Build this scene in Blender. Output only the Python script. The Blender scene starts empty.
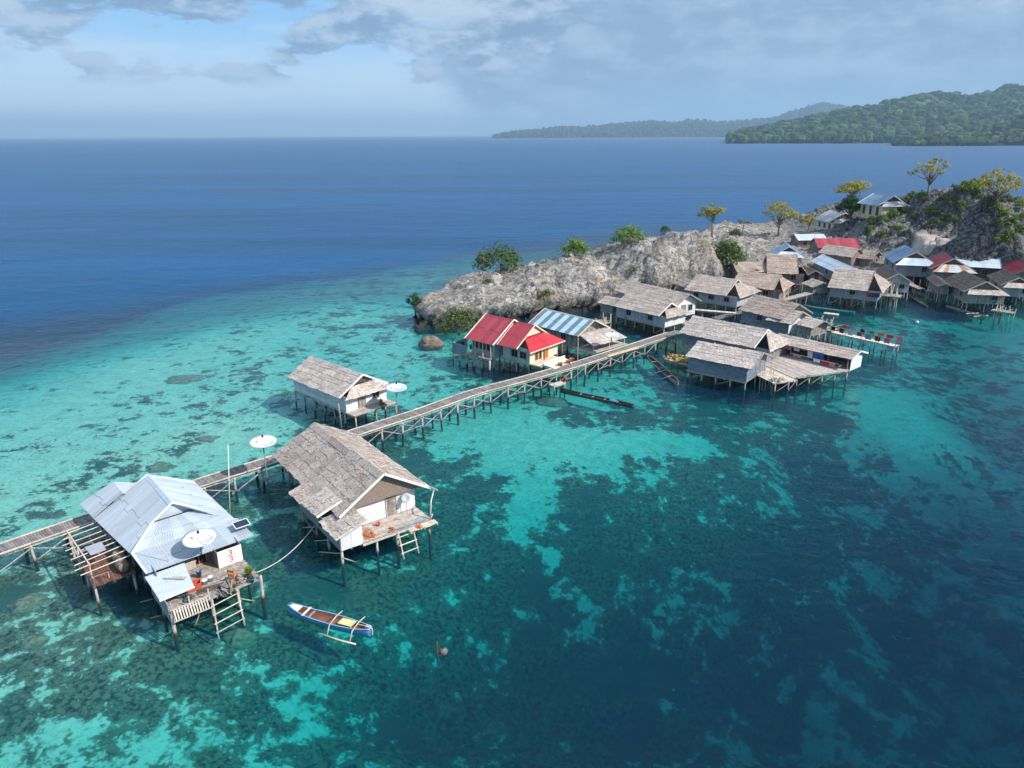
import bpy, math, random
import numpy as np
random.seed(7); RNG=np.random.default_rng(11)
SC=bpy.context.scene; COL=SC.collection
R=math.radians; PI=math.pi
def rnd(a,b): return random.uniform(a,b)

# ------------------------------------------------------------------ camera
FPX=720.; CAMH=30.; PITCH=math.atan((384-134.5)/FPX); ROLL=R(.3)
def at(x,y,z=0.):
    """photo point -> place on the level z (metres above the water)"""
    u=(x-512)/FPX; v=(384-y)/FPX; c,s=math.cos(ROLL),math.sin(ROLL)
    u,v=u*c+v*s,-u*s+v*c
    dy=math.cos(PITCH)+v*math.sin(PITCH); dz=-math.sin(PITCH)+v*math.cos(PITCH)
    t=(z-CAMH)/dz
    return (u*t,dy*t)
cam=bpy.data.cameras.new('camera'); co=bpy.data.objects.new('camera',cam); COL.objects.link(co)
cam.sensor_width=36.; cam.lens=36.*FPX/1024; cam.clip_start=.5; cam.clip_end=90000
from mathutils import Matrix, Vector
co.matrix_world=Matrix.Translation((0,0,CAMH))@Matrix.Rotation(PI/2-PITCH,4,'X')@Matrix.Rotation(-ROLL,4,'Z')
SC.camera=co

# ------------------------------------------------------------------ mesh helper
class MB:
    def __init__(s): s.v=[]; s.f=[]; s.a=[]
    def add(s,vs,fs,var=None):
        b=len(s.v); s.v+=[tuple(q) for q in vs]
        if var is None: var=random.random()
        for f in fs: s.f.append([i+b for i in f]); s.a.append(var)
    def box(s,c,d,rz=0,var=None,taper=1.):
        x,y,z=d[0]/2,d[1]/2,d[2]/2; cr,sr=math.cos(rz),math.sin(rz); vs=[]
        for sz in (-1,1):
            k=1 if sz<0 else taper
            for sx,sy in ((-1,-1),(1,-1),(1,1),(-1,1)):
                a,b=sx*x*k,sy*y*k
                vs.append((c[0]+a*cr-b*sr,c[1]+a*sr+b*cr,c[2]+sz*z))
        s.add(vs,[(3,2,1,0),(4,5,6,7),(0,1,5,4),(1,2,6,5),(2,3,7,6),(3,0,4,7)],var)
    def beam(s,p,q,w,h=None,var=None):
        h=h or w; p=Vector(p); q=Vector(q); d=(q-p).normalized()
        up=Vector((0,0,1)) if abs(d.z)<.95 else Vector((1,0,0))
        a=d.cross(up).normalized(); b=a.cross(d)
        vs=[e+a*i*w/2+b*j*h/2 for e in (p,q) for i,j in ((-1,-1),(1,-1),(1,1),(-1,1))]
        s.add(vs,[(0,1,2,3),(7,6,5,4),(1,0,4,5),(2,1,5,6),(3,2,6,7),(0,3,7,4)],var)
    def tube(s,pts,rad,n=7,var=None,cap=True):
        P=[Vector(p) for p in pts]; m=len(P)
        if not hasattr(rad,'__len__'): rad=[rad]*m
        vs=[]; ref=None
        for i in range(m):
            d=(P[min(i+1,m-1)]-P[max(i-1,0)]).normalized()
            if ref is None: ref=Vector((1,0,0)) if abs(d.x)<.9 else Vector((0,1,0))
            a=(ref-d*ref.dot(d)).normalized(); b=d.cross(a); ref=a
            for k in range(n):
                t=2*PI*k/n; vs.append(P[i]+(a*math.cos(t)+b*math.sin(t))*rad[i])
        fs=[(i*n+k,i*n+(k+1)%n,(i+1)*n+(k+1)%n,(i+1)*n+k) for i in range(m-1) for k in range(n)]
        if cap: fs+= [tuple(range(n-1,-1,-1)),tuple((m-1)*n+k for k in range(n))]
        s.add(vs,fs,var)
    def slab(s,q,th,var=None):
        """thick polygon, q counter-clockwise seen from its outer side, thickness goes inwards"""
        q=[Vector(p) for p in q]; n=(q[1]-q[0]).cross(q[2]-q[0]).normalized(); m=len(q)
        vs=q+[p-n*th for p in q]
        fs=[tuple(range(m)),tuple(range(2*m-1,m-1,-1))]+[(i,m+i,m+(i+1)%m,(i+1)%m) for i in range(m)]
        s.add(vs,fs,var)
    def lathe(s,prof,c=(0,0,0),n=20,var=None,axis=None):
        M=Matrix.Identity(3) if axis is None else Vector((0,0,1)).rotation_difference(Vector(axis)).to_matrix()
        vs=[M@Vector((r*math.cos(2*PI*k/n),r*math.sin(2*PI*k/n),z))+Vector(c) for r,z in prof for k in range(n)]
        fs=[(i*n+k,i*n+(k+1)%n,(i+1)*n+(k+1)%n,(i+1)*n+k) for i in range(len(prof)-1) for k in range(n)]
        s.add(vs,fs,var)
    def ball(s,c,r,n=8,m=6,var=None,jit=0):
        if not hasattr(r,'__len__'): r=(r,r,r)
        vs=[(c[0],c[1],c[2]-r[2])]
        for i in range(1,m):
            t=-PI/2+PI*i/m
            for k in range(n):
                j=1+rnd(-jit,jit); p=2*PI*k/n
                vs.append((c[0]+r[0]*j*math.cos(t)*math.cos(p),c[1]+r[1]*j*math.cos(t)*math.sin(p),c[2]+r[2]*j*math.sin(t)))
        vs.append((c[0],c[1],c[2]+r[2])); L=len(vs)-1
        fs=[(0,1+(k+1)%n,1+k) for k in range(n)]
        fs+=[(1+i*n+k,1+i*n+(k+1)%n,1+(i+1)*n+(k+1)%n,1+(i+1)*n+k) for i in range(m-2) for k in range(n)]
        fs+=[(L,1+(m-2)*n+k,1+(m-2)*n+(k+1)%n) for k in range(n)]
        s.add(vs,fs,var)
    def build(s,name,mat,parent=None,smooth=False,label=None):
        me=bpy.data.meshes.new(name); me.from_pydata(s.v,[],s.f); me.materials.append(mat)
        at_=me.attributes.new('var','FLOAT','FACE'); at_.data.foreach_set('value',s.a)
        if smooth: me.polygons.foreach_set('use_smooth',[True]*len(s.f))
        me.update(); o=bpy.data.objects.new(name,me); COL.objects.link(o)
        if parent: o.parent=parent
        if label: o['label']=label
        return o
def tag(o,label=None,cat=None,group=None,kind=None):
    for k,v in (('label',label),('category',cat),('group',group),('kind',kind)):
        if v: o[k]=v
    return o
def thing(name,label,cat,loc=(0,0,0),rz=0,group=None):
    o=bpy.data.objects.new(name,None); COL.objects.link(o); o.location=loc; o.rotation_euler=(0,0,rz); o.empty_display_size=.3
    return tag(o,label,cat,group)
def gridmesh(name,X,Y,Z,mat,attrs={},smooth=True):
    ny,nx=X.shape; me=bpy.data.meshes.new(name)
    V=np.stack([X,Y,Z],-1).reshape(-1,3)
    i=np.arange(ny*nx).reshape(ny,nx)
    F=np.stack([i[:-1,:-1],i[:-1,1:],i[1:,1:],i[1:,:-1]],-1).reshape(-1,4)
    me.vertices.add(len(V)); me.vertices.foreach_set('co',V.ravel().astype(np.float32))
    me.loops.add(F.size); me.loops.foreach_set('vertex_index',F.ravel().astype(np.int32))
    me.polygons.add(len(F)); me.polygons.foreach_set('loop_start',np.arange(0,F.size,4,dtype=np.int32))
    me.update(calc_edges=True); me.validate()
    if smooth: me.polygons.foreach_set('use_smooth',np.ones(len(F),bool))
    for k,a in attrs.items():
        t=me.attributes.new(k,'FLOAT','POINT'); t.data.foreach_set('value',a.ravel().astype(np.float32))
    me.materials.append(mat); o=bpy.data.objects.new(name,me); COL.objects.link(o); return o

# ------------------------------------------------------------------ noise (numpy)
def _h(x,y,z):
    n=(x.astype(np.int64)*374761393+y.astype(np.int64)*668265263+z.astype(np.int64)*2147483647+1013904223)&0xffffffff
    n=((n^(n>>13))*1274126177)&0xffffffff; n=((n^(n>>16))*2246822519)&0xffffffff
    return ((n^(n>>15))&0xffff)/65535.
def vn(x,y,z=0.):
    x=np.asarray(x,float); y=np.asarray(y,float); z=np.zeros_like(x)+z
    xi,yi,zi=np.floor(x),np.floor(y),np.floor(z); f=lambda t:t*t*t*(t*(t*6-15)+10)
    u,v,w=f(x-xi),f(y-yi),f(z-zi); r=0
    for a in (0,1):
        for b in (0,1):
            for c in (0,1):
                r=r+_h(xi+a,yi+b,zi+c)*(u if a else 1-u)*(v if b else 1-v)*(w if c else 1-w)
    return r*2-1
def fbm(x,y,z=0.,o=4):
    r=0;a=1;t=0
    for i in range(o): r=r+a*vn(x*2**i+17.3*i,y*2**i-9.1*i,z*2**i); t+=a; a*=.5
    return r/t
def ridged(x,y,z=0.,o=4):
    r=0;a=1;t=0
    for i in range(o): r=r+a*(1-2*np.abs(vn(x*2**i+7.7*i,y*2**i+3.3*i,z*2**i))); t+=a; a*=.5
    return r/t
def sm(a,b,x): t=np.clip((x-a)/(b-a),0,1); return t*t*(3-2*t)

# ------------------------------------------------------------------ materials
class NT:
    def __init__(s,name):
        s.m=bpy.data.materials.new(name); s.m.use_nodes=True; s.t=s.m.node_tree; s.t.nodes.clear()
        s.out=s.n('ShaderNodeOutputMaterial')
    def n(s,ty,**k):
        o=s.t.nodes.new(ty)
        for a,b in k.items(): setattr(o,a,b)
        return o
    def l(s,a,b): s.t.links.new(a,b)
    def val(s,x,sock):
        if hasattr(x,'is_output'): s.l(x,sock)
        else: sock.default_value=x
    def math(s,op,a,b=0.,clamp=False):
        o=s.n('ShaderNodeMath',operation=op,use_clamp=clamp); s.val(a,o.inputs[0]); s.val(b,o.inputs[1]); return o.outputs[0]
    def ss(s,x,a,b):
        o=s.n('ShaderNodeMapRange',interpolation_type='SMOOTHSTEP'); s.val(x,o.inputs['Value']); o.inputs['From Min'].default_value=a; o.inputs['From Max'].default_value=b; return o.outputs[0]
    def mix(s,f,a,b,mode='MIX'):
        o=s.n('ShaderNodeMix',data_type='RGBA',blend_type=mode); s.val(f,o.inputs[0])
        for x,i in ((a,6),(b,7)):
            if isinstance(x,(tuple,list)): o.inputs[i].default_value=(*x,1)
            else: s.l(x,o.inputs[i])
        return o.outputs[2]
    def obj(s,scale=(1,1,1),kind='Object'):
        tc=s.n('ShaderNodeTexCoord'); mp=s.n('ShaderNodeMapping'); mp.inputs['Scale'].default_value=scale
        s.l(tc.outputs[kind],mp.inputs[0]); return mp.outputs[0]
    def noise(s,vec,sc=1.,det=4,rough=.55,dist=0.):
        o=s.n('ShaderNodeTexNoise'); s.l(vec,o.inputs['Vector']); o.inputs['Scale'].default_value=sc; o.inputs['Detail'].default_value=det
        o.inputs['Roughness'].default_value=rough; o.inputs['Distortion'].default_value=dist; return o.outputs[0]
    def attr(s,name='var'): return s.n('ShaderNodeAttribute',attribute_name=name).outputs['Fac']
    def bsdf(s,color,rough=.8,metal=0.,spec=.3):
        b=s.n('ShaderNodeBsdfPrincipled')
        if isinstance(color,tuple): b.inputs['Base Color'].default_value=(*color,1)
        else: s.l(color,b.inputs['Base Color'])
        s.val(rough,b.inputs['Roughness']); b.inputs['Metallic'].default_value=metal; b.inputs['Specular IOR Level'].default_value=spec
        s.l(b.outputs[0],s.out.inputs[0]); return b
    def bump(s,b,h,st=.3,dist=.05):
        o=s.n('ShaderNodeBump'); o.inputs['Strength'].default_value=st; o.inputs['Distance'].default_value=dist; s.l(h,o.inputs['Height']); s.l(o.outputs[0],b.inputs['Normal'])
def mk(name,c1,c2,scale=(1,1,1),sc=2.,var=.35,rough=.85,stain=None,stain_sc=.6,stain_lo=.55,bump=.25,wet=False,spec=.25,metal=0.,vcol=None):
    """weathered surface: two tones by stretched noise, per-board brightness, blotches of dirt, optional wet foot"""
    t=NT(name); v=t.attr(); a=t.noise(t.obj(scale),sc,6,.65)
    c=t.mix(t.ss(a,.36,.64),c1,c2)
    if vcol: c=t.mix(t.ss(v,vcol[1],vcol[2]),c,vcol[0])
    if stain:
        s_=t.noise(t.obj((1,1,1)),stain_sc,5,.6); c=t.mix(t.ss(s_,stain_lo,stain_lo+.13),c,stain)
    br=t.math('ADD',t.math('MULTIPLY',v,var),1-var*.5)
    hs=t.n('ShaderNodeHueSaturation'); t.l(c,hs.inputs['Color']); t.l(br,hs.inputs['Value']); c=hs.outputs[0]
    r=rough
    if wet:
        tc=t.n('ShaderNodeTexCoord'); sp=t.n('ShaderNodeSeparateXYZ'); t.l(tc.outputs['Object'],sp.inputs[0])
        z=t.math('ADD',sp.outputs[2],t.math('MULTIPLY',a,.5)); w=t.ss(z,.45,.85); c=t.mix(w,(.035,.032,.022),c); r=t.math('ADD',t.math('MULTIPLY',w,.5),.35)
    b=t.bsdf(c,r,metal,spec)
    if bump: t.bump(b,a,bump,.04)
    return t.m
MT={}
def thatchmat(name,c1,c2,rust,rust_lo):
    t=NT(name); v=t.attr()
    st=t.noise(t.obj((16,2.2,2.2)),1.,5,.75)                    # strands down the slope
    blot=t.noise(t.obj((.35,1.6,1.6)),1.,5,.6); fine=t.noise(t.obj((6,6,6)),1.,3,.6)
    c=t.mix(t.ss(st,.3,.7),c2,c1)
    c=t.mix(t.math('MULTIPLY',t.ss(fine,.46,.72),.6),c,(.11,.085,.066))
    c=t.mix(t.math('MULTIPLY',t.ss(blot,rust_lo,rust_lo+.12),.75),c,rust)
    hs=t.n('ShaderNodeHueSaturation'); t.l(c,hs.inputs['Color']); t.l(t.math('ADD',t.math('MULTIPLY',v,.36),.80),hs.inputs['Value'])
    b=t.bsdf(hs.outputs[0],.95,0,.1); t.bump(b,st,.7,.06); return t.m
MT['thatch']=thatchmat('thatch',(.62,.53,.465),(.35,.285,.245),(.33,.21,.15),.59)
MT['thatch_pale']=thatchmat('thatch_pale',(.68,.60,.54),(.41,.35,.31),(.34,.25,.20),.60)
MT['thatch_rust']=thatchmat('thatch_rust',(.56,.47,.405),(.31,.245,.21),(.40,.16,.075),.52)
MT['thatch_dark']=thatchmat('thatch_dark',(.17,.15,.145),(.09,.08,.078),(.16,.10,.08),.64)
MT['matting']=mk('woven_matting',(.38,.30,.23),(.24,.185,.14),(9,9,9),1.,.3,.9)
MT['white']=mk('whitewashed_board',(.82,.81,.79),(.70,.69,.67),(1,1,.6),1.5,.10,.75,(.52,.49,.45),.9,.63,.12)
MT['greywhite']=mk('weathered_white_board',(.50,.50,.505),(.36,.36,.365),(6,6,.8),1.,.28,.8,(.30,.29,.28),.8,.58,.2)
MT['palewhite']=mk('pale_weathered_board',(.68,.68,.67),(.54,.54,.53),(6,6,.8),1.,.22,.8,(.38,.36,.34),.8,.60,.2)
MT['bluegrey']=mk('blue_grey_board',(.25,.29,.33),(.16,.19,.22),(1.2,1.2,8),1.,.28,.8,(.14,.15,.165),.7,.6,.2)
MT['tinwall']=mk('tin_wall',(.35,.38,.40),(.25,.275,.29),(8,8,.8),1.,.25,.5,(.24,.20,.18),.7,.62,.15)
MT['wood']=mk('weathered_wood',(.40,.35,.31),(.23,.195,.17),(1.5,1.5,1.5),3.,.45,.85,(.15,.125,.105),.5,.6,.3)
MT['darkwood']=mk('dark_wood',(.15,.115,.09),(.075,.058,.046),(2,2,2),2.,.5,.85,None,.6,.6,.3)
MT['redwood']=mk('red_brown_wood',(.20,.095,.065),(.11,.055,.042),(2,2,2),2.,.5,.8,None,.6,.6,.3)
MT['palewood']=mk('pale_wood',(.68,.60,.50),(.50,.43,.35),(2,2,2),2.,.35,.8,(.3,.25,.2),.8,.62,.2)
MT['stilt']=mk('stilt_wood',(.50,.46,.42),(.27,.24,.21),(5,5,1.2),1.5,.5,.85,(.16,.14,.12),1.2,.6,.3,wet=True)
MT['deck']=mk('deck_board',(.26,.235,.225),(.165,.148,.14),(3,3,3),1.,.5,.85,(.33,.30,.27),.45,.6,.3)
MT['decklight']=mk('light_deck_board',(.52,.46,.41),(.35,.30,.265),(3,3,3),1.,.45,.85,(.2,.17,.145),.6,.6,.3)
MT['cream']=mk('cream_paint',(.80,.70,.50),(.70,.60,.42),(1,1,1),1.5,.12,.7,(.45,.38,.28),.8,.66,.08)
MT['yellowwall']=mk('yellow_plaster',(.70,.62,.36),(.60,.52,.30),(1,1,1),1.,.08,.8,(.40,.35,.22),.5,.62,.08)
MT['orangewood']=mk('orange_wood',(.55,.22,.08),(.42,.16,.06),(2,2,2),1.,.2,.6)
MT['brownwall']=mk('brown_board',(.33,.235,.195),(.22,.155,.13),(6,6,.8),1.,.3,.85,(.15,.11,.09),.8,.6,.2)
MT['dark']=mk('dark_interior',(.022,.02,.02),(.014,.013,.013),(1,1,1),1.,.2,.9,bump=0)
MT['glass']=mk('window_glass',(.03,.04,.05),(.05,.06,.07),(1,1,1),1.,.2,.12,bump=0,spec=.5)
def tin(name,c,c2,alt=None,rust=None,rough=.42,rlo=.60):
    return mk(name,c,c2,(3,.5,.5),1.2,.24,rough,rust,.55,rlo,.05,spec=.45,vcol=alt)
MT['tin']=tin('pale_blue_tin',(.47,.525,.56),(.41,.46,.495),None,(.42,.44,.45))
MT['tin_front']=tin('dull_blue_tin',(.40,.46,.51),(.345,.40,.45),None,(.38,.40,.41))
MT['tin_stripe']=tin('striped_tin',(.20,.25,.30),(.17,.21,.26),((.36,.56,.70),.49,.51),None)
MT['tin_blue']=tin('blue_tin',(.20,.30,.42),(.16,.25,.36),None,(.30,.33,.36))
MT['tin_white']=tin('white_tin',(.56,.64,.70),(.48,.56,.62),None,(.42,.42,.42))
MT['tin_red']=tin('red_tin',(.40,.045,.065),(.34,.038,.052),((.36,.06,.07),.75,.9),(.33,.09,.085),.45)
MT['tin_redb']=tin('bright_red_tin',(.52,.03,.045),(.45,.027,.037),None,None,.4)
MT['tin_maroon']=tin('maroon_tin',(.22,.028,.045),(.17,.022,.035),None,(.12,.03,.035),.5)
MT['tin_rust']=tin('rust_streaked_tin',(.60,.62,.60),(.5,.5,.48),((.40,.21,.13),.6,.75),(.38,.24,.16),.6,.6)
MT['tin_grey']=tin('grey_tin',(.42,.42,.46),(.34,.34,.38),None,(.36,.28,.25))
def plain(name,c,rough=.6,var=.15,spec=.3,metal=0.,bump=0.05):
    if name not in MT: MT[name]=mk(name,c,tuple(x*.82 for x in c),(1,1,1),3.,var,rough,None,.6,.6,bump,spec=spec,metal=metal)
    return MT[name]
# ------------------------------------------------------------------ light, sky, air
SUN_AZ=R(-22); SUN_EL=R(42)      # direction towards the sun: azimuth from +X, elevation
sd=Vector((math.cos(SUN_EL)*math.cos(SUN_AZ),math.cos(SUN_EL)*math.sin(SUN_AZ),math.sin(SUN_EL)))
sl=bpy.data.lights.new('sun','SUN'); so=bpy.data.objects.new('sun',sl); COL.objects.link(so)
sl.energy=4.6; sl.angle=R(.6); sl.color=(1,.945,.87); so.rotation_euler=sd.to_track_quat('Z','Y').to_euler(); so.location=(0,0,80)
W=bpy.data.worlds.new('World'); SC.world=W; W.use_nodes=True
t=NT.__new__(NT); t.t=W.node_tree; t.t.nodes.clear()
wo=t.n('ShaderNodeOutputWorld'); bg=t.n('ShaderNodeBackground'); t.l(bg.outputs[0],wo.inputs[0])
sky=t.n('ShaderNodeTexSky',sky_type='NISHITA'); sky.sun_disc=False; sky.sun_elevation=SUN_EL
sky.sun_rotation=math.atan2(sd.x,sd.y); sky.air_density=1.; sky.dust_density=1.; sky.ozone_density=1.5; sky.altitude=0
tc=t.n('ShaderNodeTexCoord'); sp=t.n('ShaderNodeSeparateXYZ'); t.l(tc.outputs['Generated'],sp.inputs[0])
az=t.math('ARCTAN2',sp.outputs[0],sp.outputs[1]); el=t.math('ARCSINE',sp.outputs[2])
def cvec(sa,se,off=0.):
    cb=t.n('ShaderNodeCombineXYZ'); t.l(t.math('MULTIPLY',az,sa),cb.inputs[0]); t.l(t.math('MULTIPLY',el,se),cb.inputs[1]); cb.inputs[2].default_value=off
    return cb.outputs[0]
BG=.14
def cc(r,g,b): return (r/BG,g/BG,b/BG)
# pale horizon, blue gaps, a broad grey-blue bank on the right and broken cumulus on the left
base=t.mix(t.ss(el,.0,.15),cc(.66,.83,.95),cc(.22,.49,.84))
base=t.mix(.15,base,sky.outputs[0])
veil=t.noise(cvec(4,18,3.1),1.,6,.62,.2)
base=t.mix(t.math('MULTIPLY',t.ss(veil,.42,.62),.7),base,cc(.53,.69,.84))
def cloud(sa,se,off,dx,dy,det=9,rough=.6):
    n0=t.noise(cvec(sa,se,off),1.,det,rough,.1); cb=t.n('ShaderNodeVectorMath',operation='ADD'); t.l(cvec(sa,se,off),cb.inputs[0]); cb.inputs[1].default_value=(dx,dy,0)
    n1_=t.noise(cb.outputs[0],1.,det,rough,.1); return n0,t.ss(t.math('SUBTRACT',n0,n1_),-.07,.11)
# heavy bank: denser to the right and upward
big,bl=cloud(4.5,9,7.7,.10,.20)
cov=t.math('ADD',t.math('MULTIPLY',t.ss(az,-.22,.10),.34),t.math('MULTIPLY',t.ss(el,.02,.12),.12))
cm=t.ss(t.math('ADD',big,cov),.60,.80)
c1=t.mix(t.math('MULTIPLY',cm,.93),base,t.mix(bl,cc(.205,.325,.485),cc(.33,.455,.60)))
# broken cumulus at the upper left and along a line further right
puff,plit=cloud(9,21,41.3,.12,.28)
pm=t.math('MULTIPLY',t.ss(t.math('ADD',puff,t.math('MULTIPLY',t.ss(el,.07,.14),.12)),.515,.585),t.ss(el,.05,.075))
pm=t.math('MULTIPLY',pm,t.ss(az,.20,.0))
c1=t.mix(t.math('MULTIPLY',pm,.9),c1,t.mix(plit,cc(.185,.30,.455),cc(.42,.54,.69)))
top=t.noise(cvec(6,16,12.2),1.,7,.6); c1=t.mix(t.math('MULTIPLY',t.math('MULTIPLY',t.ss(top,.52,.68),t.ss(el,.10,.15)),.8),c1,cc(.52,.63,.75))
c1=t.mix(t.math('MULTIPLY',t.math('MULTIPLY',t.ss(az,-.02,.25),t.ss(el,.10,.01)),.6),c1,cc(.22,.41,.63))
upper=t.ss(el,.17,.34)
c1=t.mix(upper,c1,t.mix(t.ss(el,.5,1.1),t.mix(.35,cc(.11,.31,.72),sky.outputs[0]),cc(.62,.72,.82)))
t.l(c1,bg.inputs[0]); bg.inputs[1].default_value=BG
vs=SC.view_settings; vs.view_transform='Standard'; vs.look='None'; vs.exposure=.30; vs.gamma=1.; vs.use_curve_mapping=False
SC.cycles.use_denoising=True; SC.cycles.max_bounces=8; SC.cycles.diffuse_bounces=3; SC.cycles.glossy_bounces=3; SC.cycles.transparent_max_bounces=16
SC.cycles.volume_bounces=0; SC.cycles.sample_clamp_indirect=4
SC.cycles.caustics_reflective=False; SC.cycles.caustics_refractive=False

# ------------------------------------------------------------------ seabed
DC=[(610,458,1.9,0.04),(580,485,3.8,0.7),(720,467,4.2,0.85),(690,428,3,0.62),(480,440,2.3,0.35),(560,408,2.5,0.62),(470,470,3.2,0.88),(20,300,25,0),(100,275,25,0),(250,250,30,0),(380,235,30,0),(0,240,40,0),(300,190,40,0),(600,180,40,0),(800,180,40,0),(1000,160,40,0),(640,215,30,.2),
(20,350,5,.3),(120,318,5,.3),(220,300,4.5,.3),(330,288,4,.4),(420,277,3.2,.5),(480,262,4,.4),(565,255,5,.3),(520,246,18,.1),(440,255,16,.1),(10,330,12,.1),(110,300,12,.1),(220,285,12,.1),(320,272,12,.1),
(60,420,1.1,0.32),(150,370,1.1,0.3),(250,340,1.2,0.4),(350,320,1.3,0.5),(200,430,1.0,0.38),(30,480,1.1,0.4),(250,390,1.2,0.46),(390,350,1.4,.4),(330,390,1.5,.45),(130,470,1.1,0.5),(60,500,1.1,0.46),(230,450,1.1,0.42),
(30,600,1.0,0.68),(80,640,1.3,0.7),(200,560,1.7,.75),(290,560,1.9,.75),(250,520,1.6,.68),(330,500,1.7,.75),(150,560,1.5,.7),(345,545,1.9,.75),(170,620,2.,.7),
(50,740,2.6,0.52),(150,740,4,0.45),(100,690,1.7,0.74),(250,700,4.5,0.62),(320,690,5.5,0.55),(280,650,3.4,0.85),(200,660,2.0,0.82),(60,700,1.8,0.66),
(330,600,3.4,0.78),(400,560,3.,.75),(430,600,4.4,0.78),(420,470,2.4,.75),(380,450,1.8,.7),(450,430,1.9,.42),
(500,460,2.0,0.03),(560,440,1.7,0.02),(540,490,2.2,0.02),(640,445,1.9,0.02),(700,450,2.2,0.03),(540,525,4.4,0.3),(590,460,1.9,0.06),(500,435,2.3,.2),
(620,475,4.2,0.88),(650,492,5.5,0.9),(620,420,3,.78),(700,482,5.5,0.86),(480,505,4.5,.85),(500,560,7.5,0.86),(600,550,7.5,0.85),(560,520,6.5,0.85),(760,440,5,0.8),(590,500,5,0.85),
(450,680,10,0.82),(550,620,9,0.78),(650,650,11,0.8),(600,700,14,0.82),(450,740,11.5,0.75),(645,590,8,0.62),(500,700,12,0.72),(420,650,7,0.78),(750,560,11,0.78),(850,500,10,0.75),(380,720,8,0.7),(540,750,15,0.8),
(900,600,18,0.65),(800,700,20,0.65),(1000,700,24,0.6),(1000,550,18,0.5),(700,760,18,0.6),(1000,450,10,0.5),(720,640,15,0.75),
(925,424,3.2,0.02),(885,412,3.6,0.1),(950,436,5.5,.25),(1000,390,7,.5),(820,430,7,.75),(980,340,5,.35),(930,350,5,.5),(900,320,3.5,.5),(1010,330,3.8,.25),(860,330,3.5,.4),(960,460,8,0.5),
(570,400,2.3,.3),(640,370,2.3,.42),(660,400,2.6,.5),(500,420,2.1,.3),(450,380,1.7,.4),(430,350,1.5,.4),(700,420,3.6,.6),(740,410,3.5,.6),(800,400,4,.6),(760,470,7,.7),(720,330,2.8,.95),(800,310,2.2,.95),(650,322,1.8,.9),(620,332,1.7,.75),(870,312,2.4,.95),(960,308,2.2,.95),(780,390,3.6,.9),(730,396,3.6,.9),(500,372,1.8,.75),(600,352,1.9,.7),(690,376,3,.85),(840,360,4,.8),(830,318,2.6,.8),(910,300,2.2,.9),(1010,306,2.4,.9)]
def ax(core0,core1,step,lo,hi):
    a=np.arange(core0,core1+step/2,step); k=[];s=step;x=core0
    while x>lo: s*=1.35; x-=s; k.append(x)
    m=[];s=step;x=core1
    while x<hi: s*=1.35; x+=s; m.append(x)
    return np.concatenate([k[::-1],a,m])
gx=ax(-70,140,.8,-26000,26000); gy=ax(12,300,.8,-3000,26000)
X,Y=np.meshgrid(gx,gy)
cx=np.array([at(a,b,-min(c*.52,8)) for a,b,c,d in DC]); cd=np.log(np.array([q[2] for q in DC])); cv=np.array([q[3] for q in DC])
def shep(X,Y,P,vals,pw=3.4):
    rr=np.hypot(X,Y)+30; num=[0]*len(vals); den=0
    wx=X+fbm(X/9,Y/9,1.5,3)*.03*rr; wy=Y+fbm(X/9,Y/9,9.5,3)*.03*rr
    for i,(a,b) in enumerate(P):
        sc=np.hypot(a,b)+20
        w_=1/(((wx-a)/sc)**2+((wy-b)/(sc*1.3))**2+2e-4)**(pw/2); den=den+w_
        for k,v in enumerate(vals): num[k]=num[k]+w_*v[i]
    return [n_/den for n_ in num]
ld,cov=shep(X,Y,cx,[cd,cv])
def soften(a,r,it=2):
    for _ in range(it):
        for ax_ in (0,1):
            p=np.pad(a,[(r,r) if k==ax_ else (0,0) for k in (0,1)],mode='edge'); c_=np.cumsum(p,axis=ax_); z_=np.zeros_like(np.take(c_,[0],ax_)); c_=np.concatenate([z_,c_],ax_); m_=a.shape[ax_]
            a=(np.take(c_,range(2*r+1,2*r+1+m_),ax_)-np.take(c_,range(m_),ax_))/(2*r+1)
    return a
ld=soften(ld,5)
depth=np.exp(ld)*.52*(1+.35*sm(4.5,9,np.exp(ld)))                    # apparent depth: water looks shallower than it is; depth=np.where(depth>5,5+(depth-5)*.55,depth); far=sm(300,420,np.hypot(X,Y)); depth=depth*(1-far)+30*far; cov=cov*(1-far)
bumpy=fbm(X/6,Y/6,0,4)*.9+ridged(X/2.2,Y/2.2,4,3)*.35
relief=np.clip(cov,0,1)*np.clip(depth*.28,.1,1.6)
Z=-np.maximum(depth-relief*np.clip(bumpy,-.6,1.2),.45)
t=NT('seabed')
pos=t.obj((1,1,1)); cva=t.attr('cov')
def vor(sc,smooth=.35):
    o=t.n('ShaderNodeTexVoronoi',feature='SMOOTH_F1'); o.inputs['Scale'].default_value=sc; o.inputs['Smoothness'].default_value=smooth; o.inputs['Detail'].default_value=1.; o.inputs['Roughness'].default_value=.5
    va_=t.n('ShaderNodeVectorMath',operation='ADD'); nz=t.n('ShaderNodeTexNoise'); nz.inputs['Scale'].default_value=sc*1.6; nz.inputs['Detail'].default_value=3; t.l(pos,nz.inputs[0])
    sc_=t.n('ShaderNodeVectorMath',operation='SCALE'); t.l(nz.outputs[1],sc_.inputs[0]); sc_.inputs['Scale'].default_value=.55/sc; t.l(pos,va_.inputs[0]); t.l(sc_.outputs[0],va_.inputs[1]); t.l(va_.outputs[0],o.inputs['Vector']); return o
n1=t.noise(pos,.15,6,.62,.15); n2=t.noise(pos,.8,5,.65,.1); n3=t.noise(pos,3.2,5,.65)
v1=vor(.34); v2=vor(1.0)
heads=t.math('SUBTRACT',.52,t.math('ADD',t.math('MULTIPLY',v1.outputs['Distance'],.62),t.math('MULTIPLY',v2.outputs['Distance'],.36)))
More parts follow.
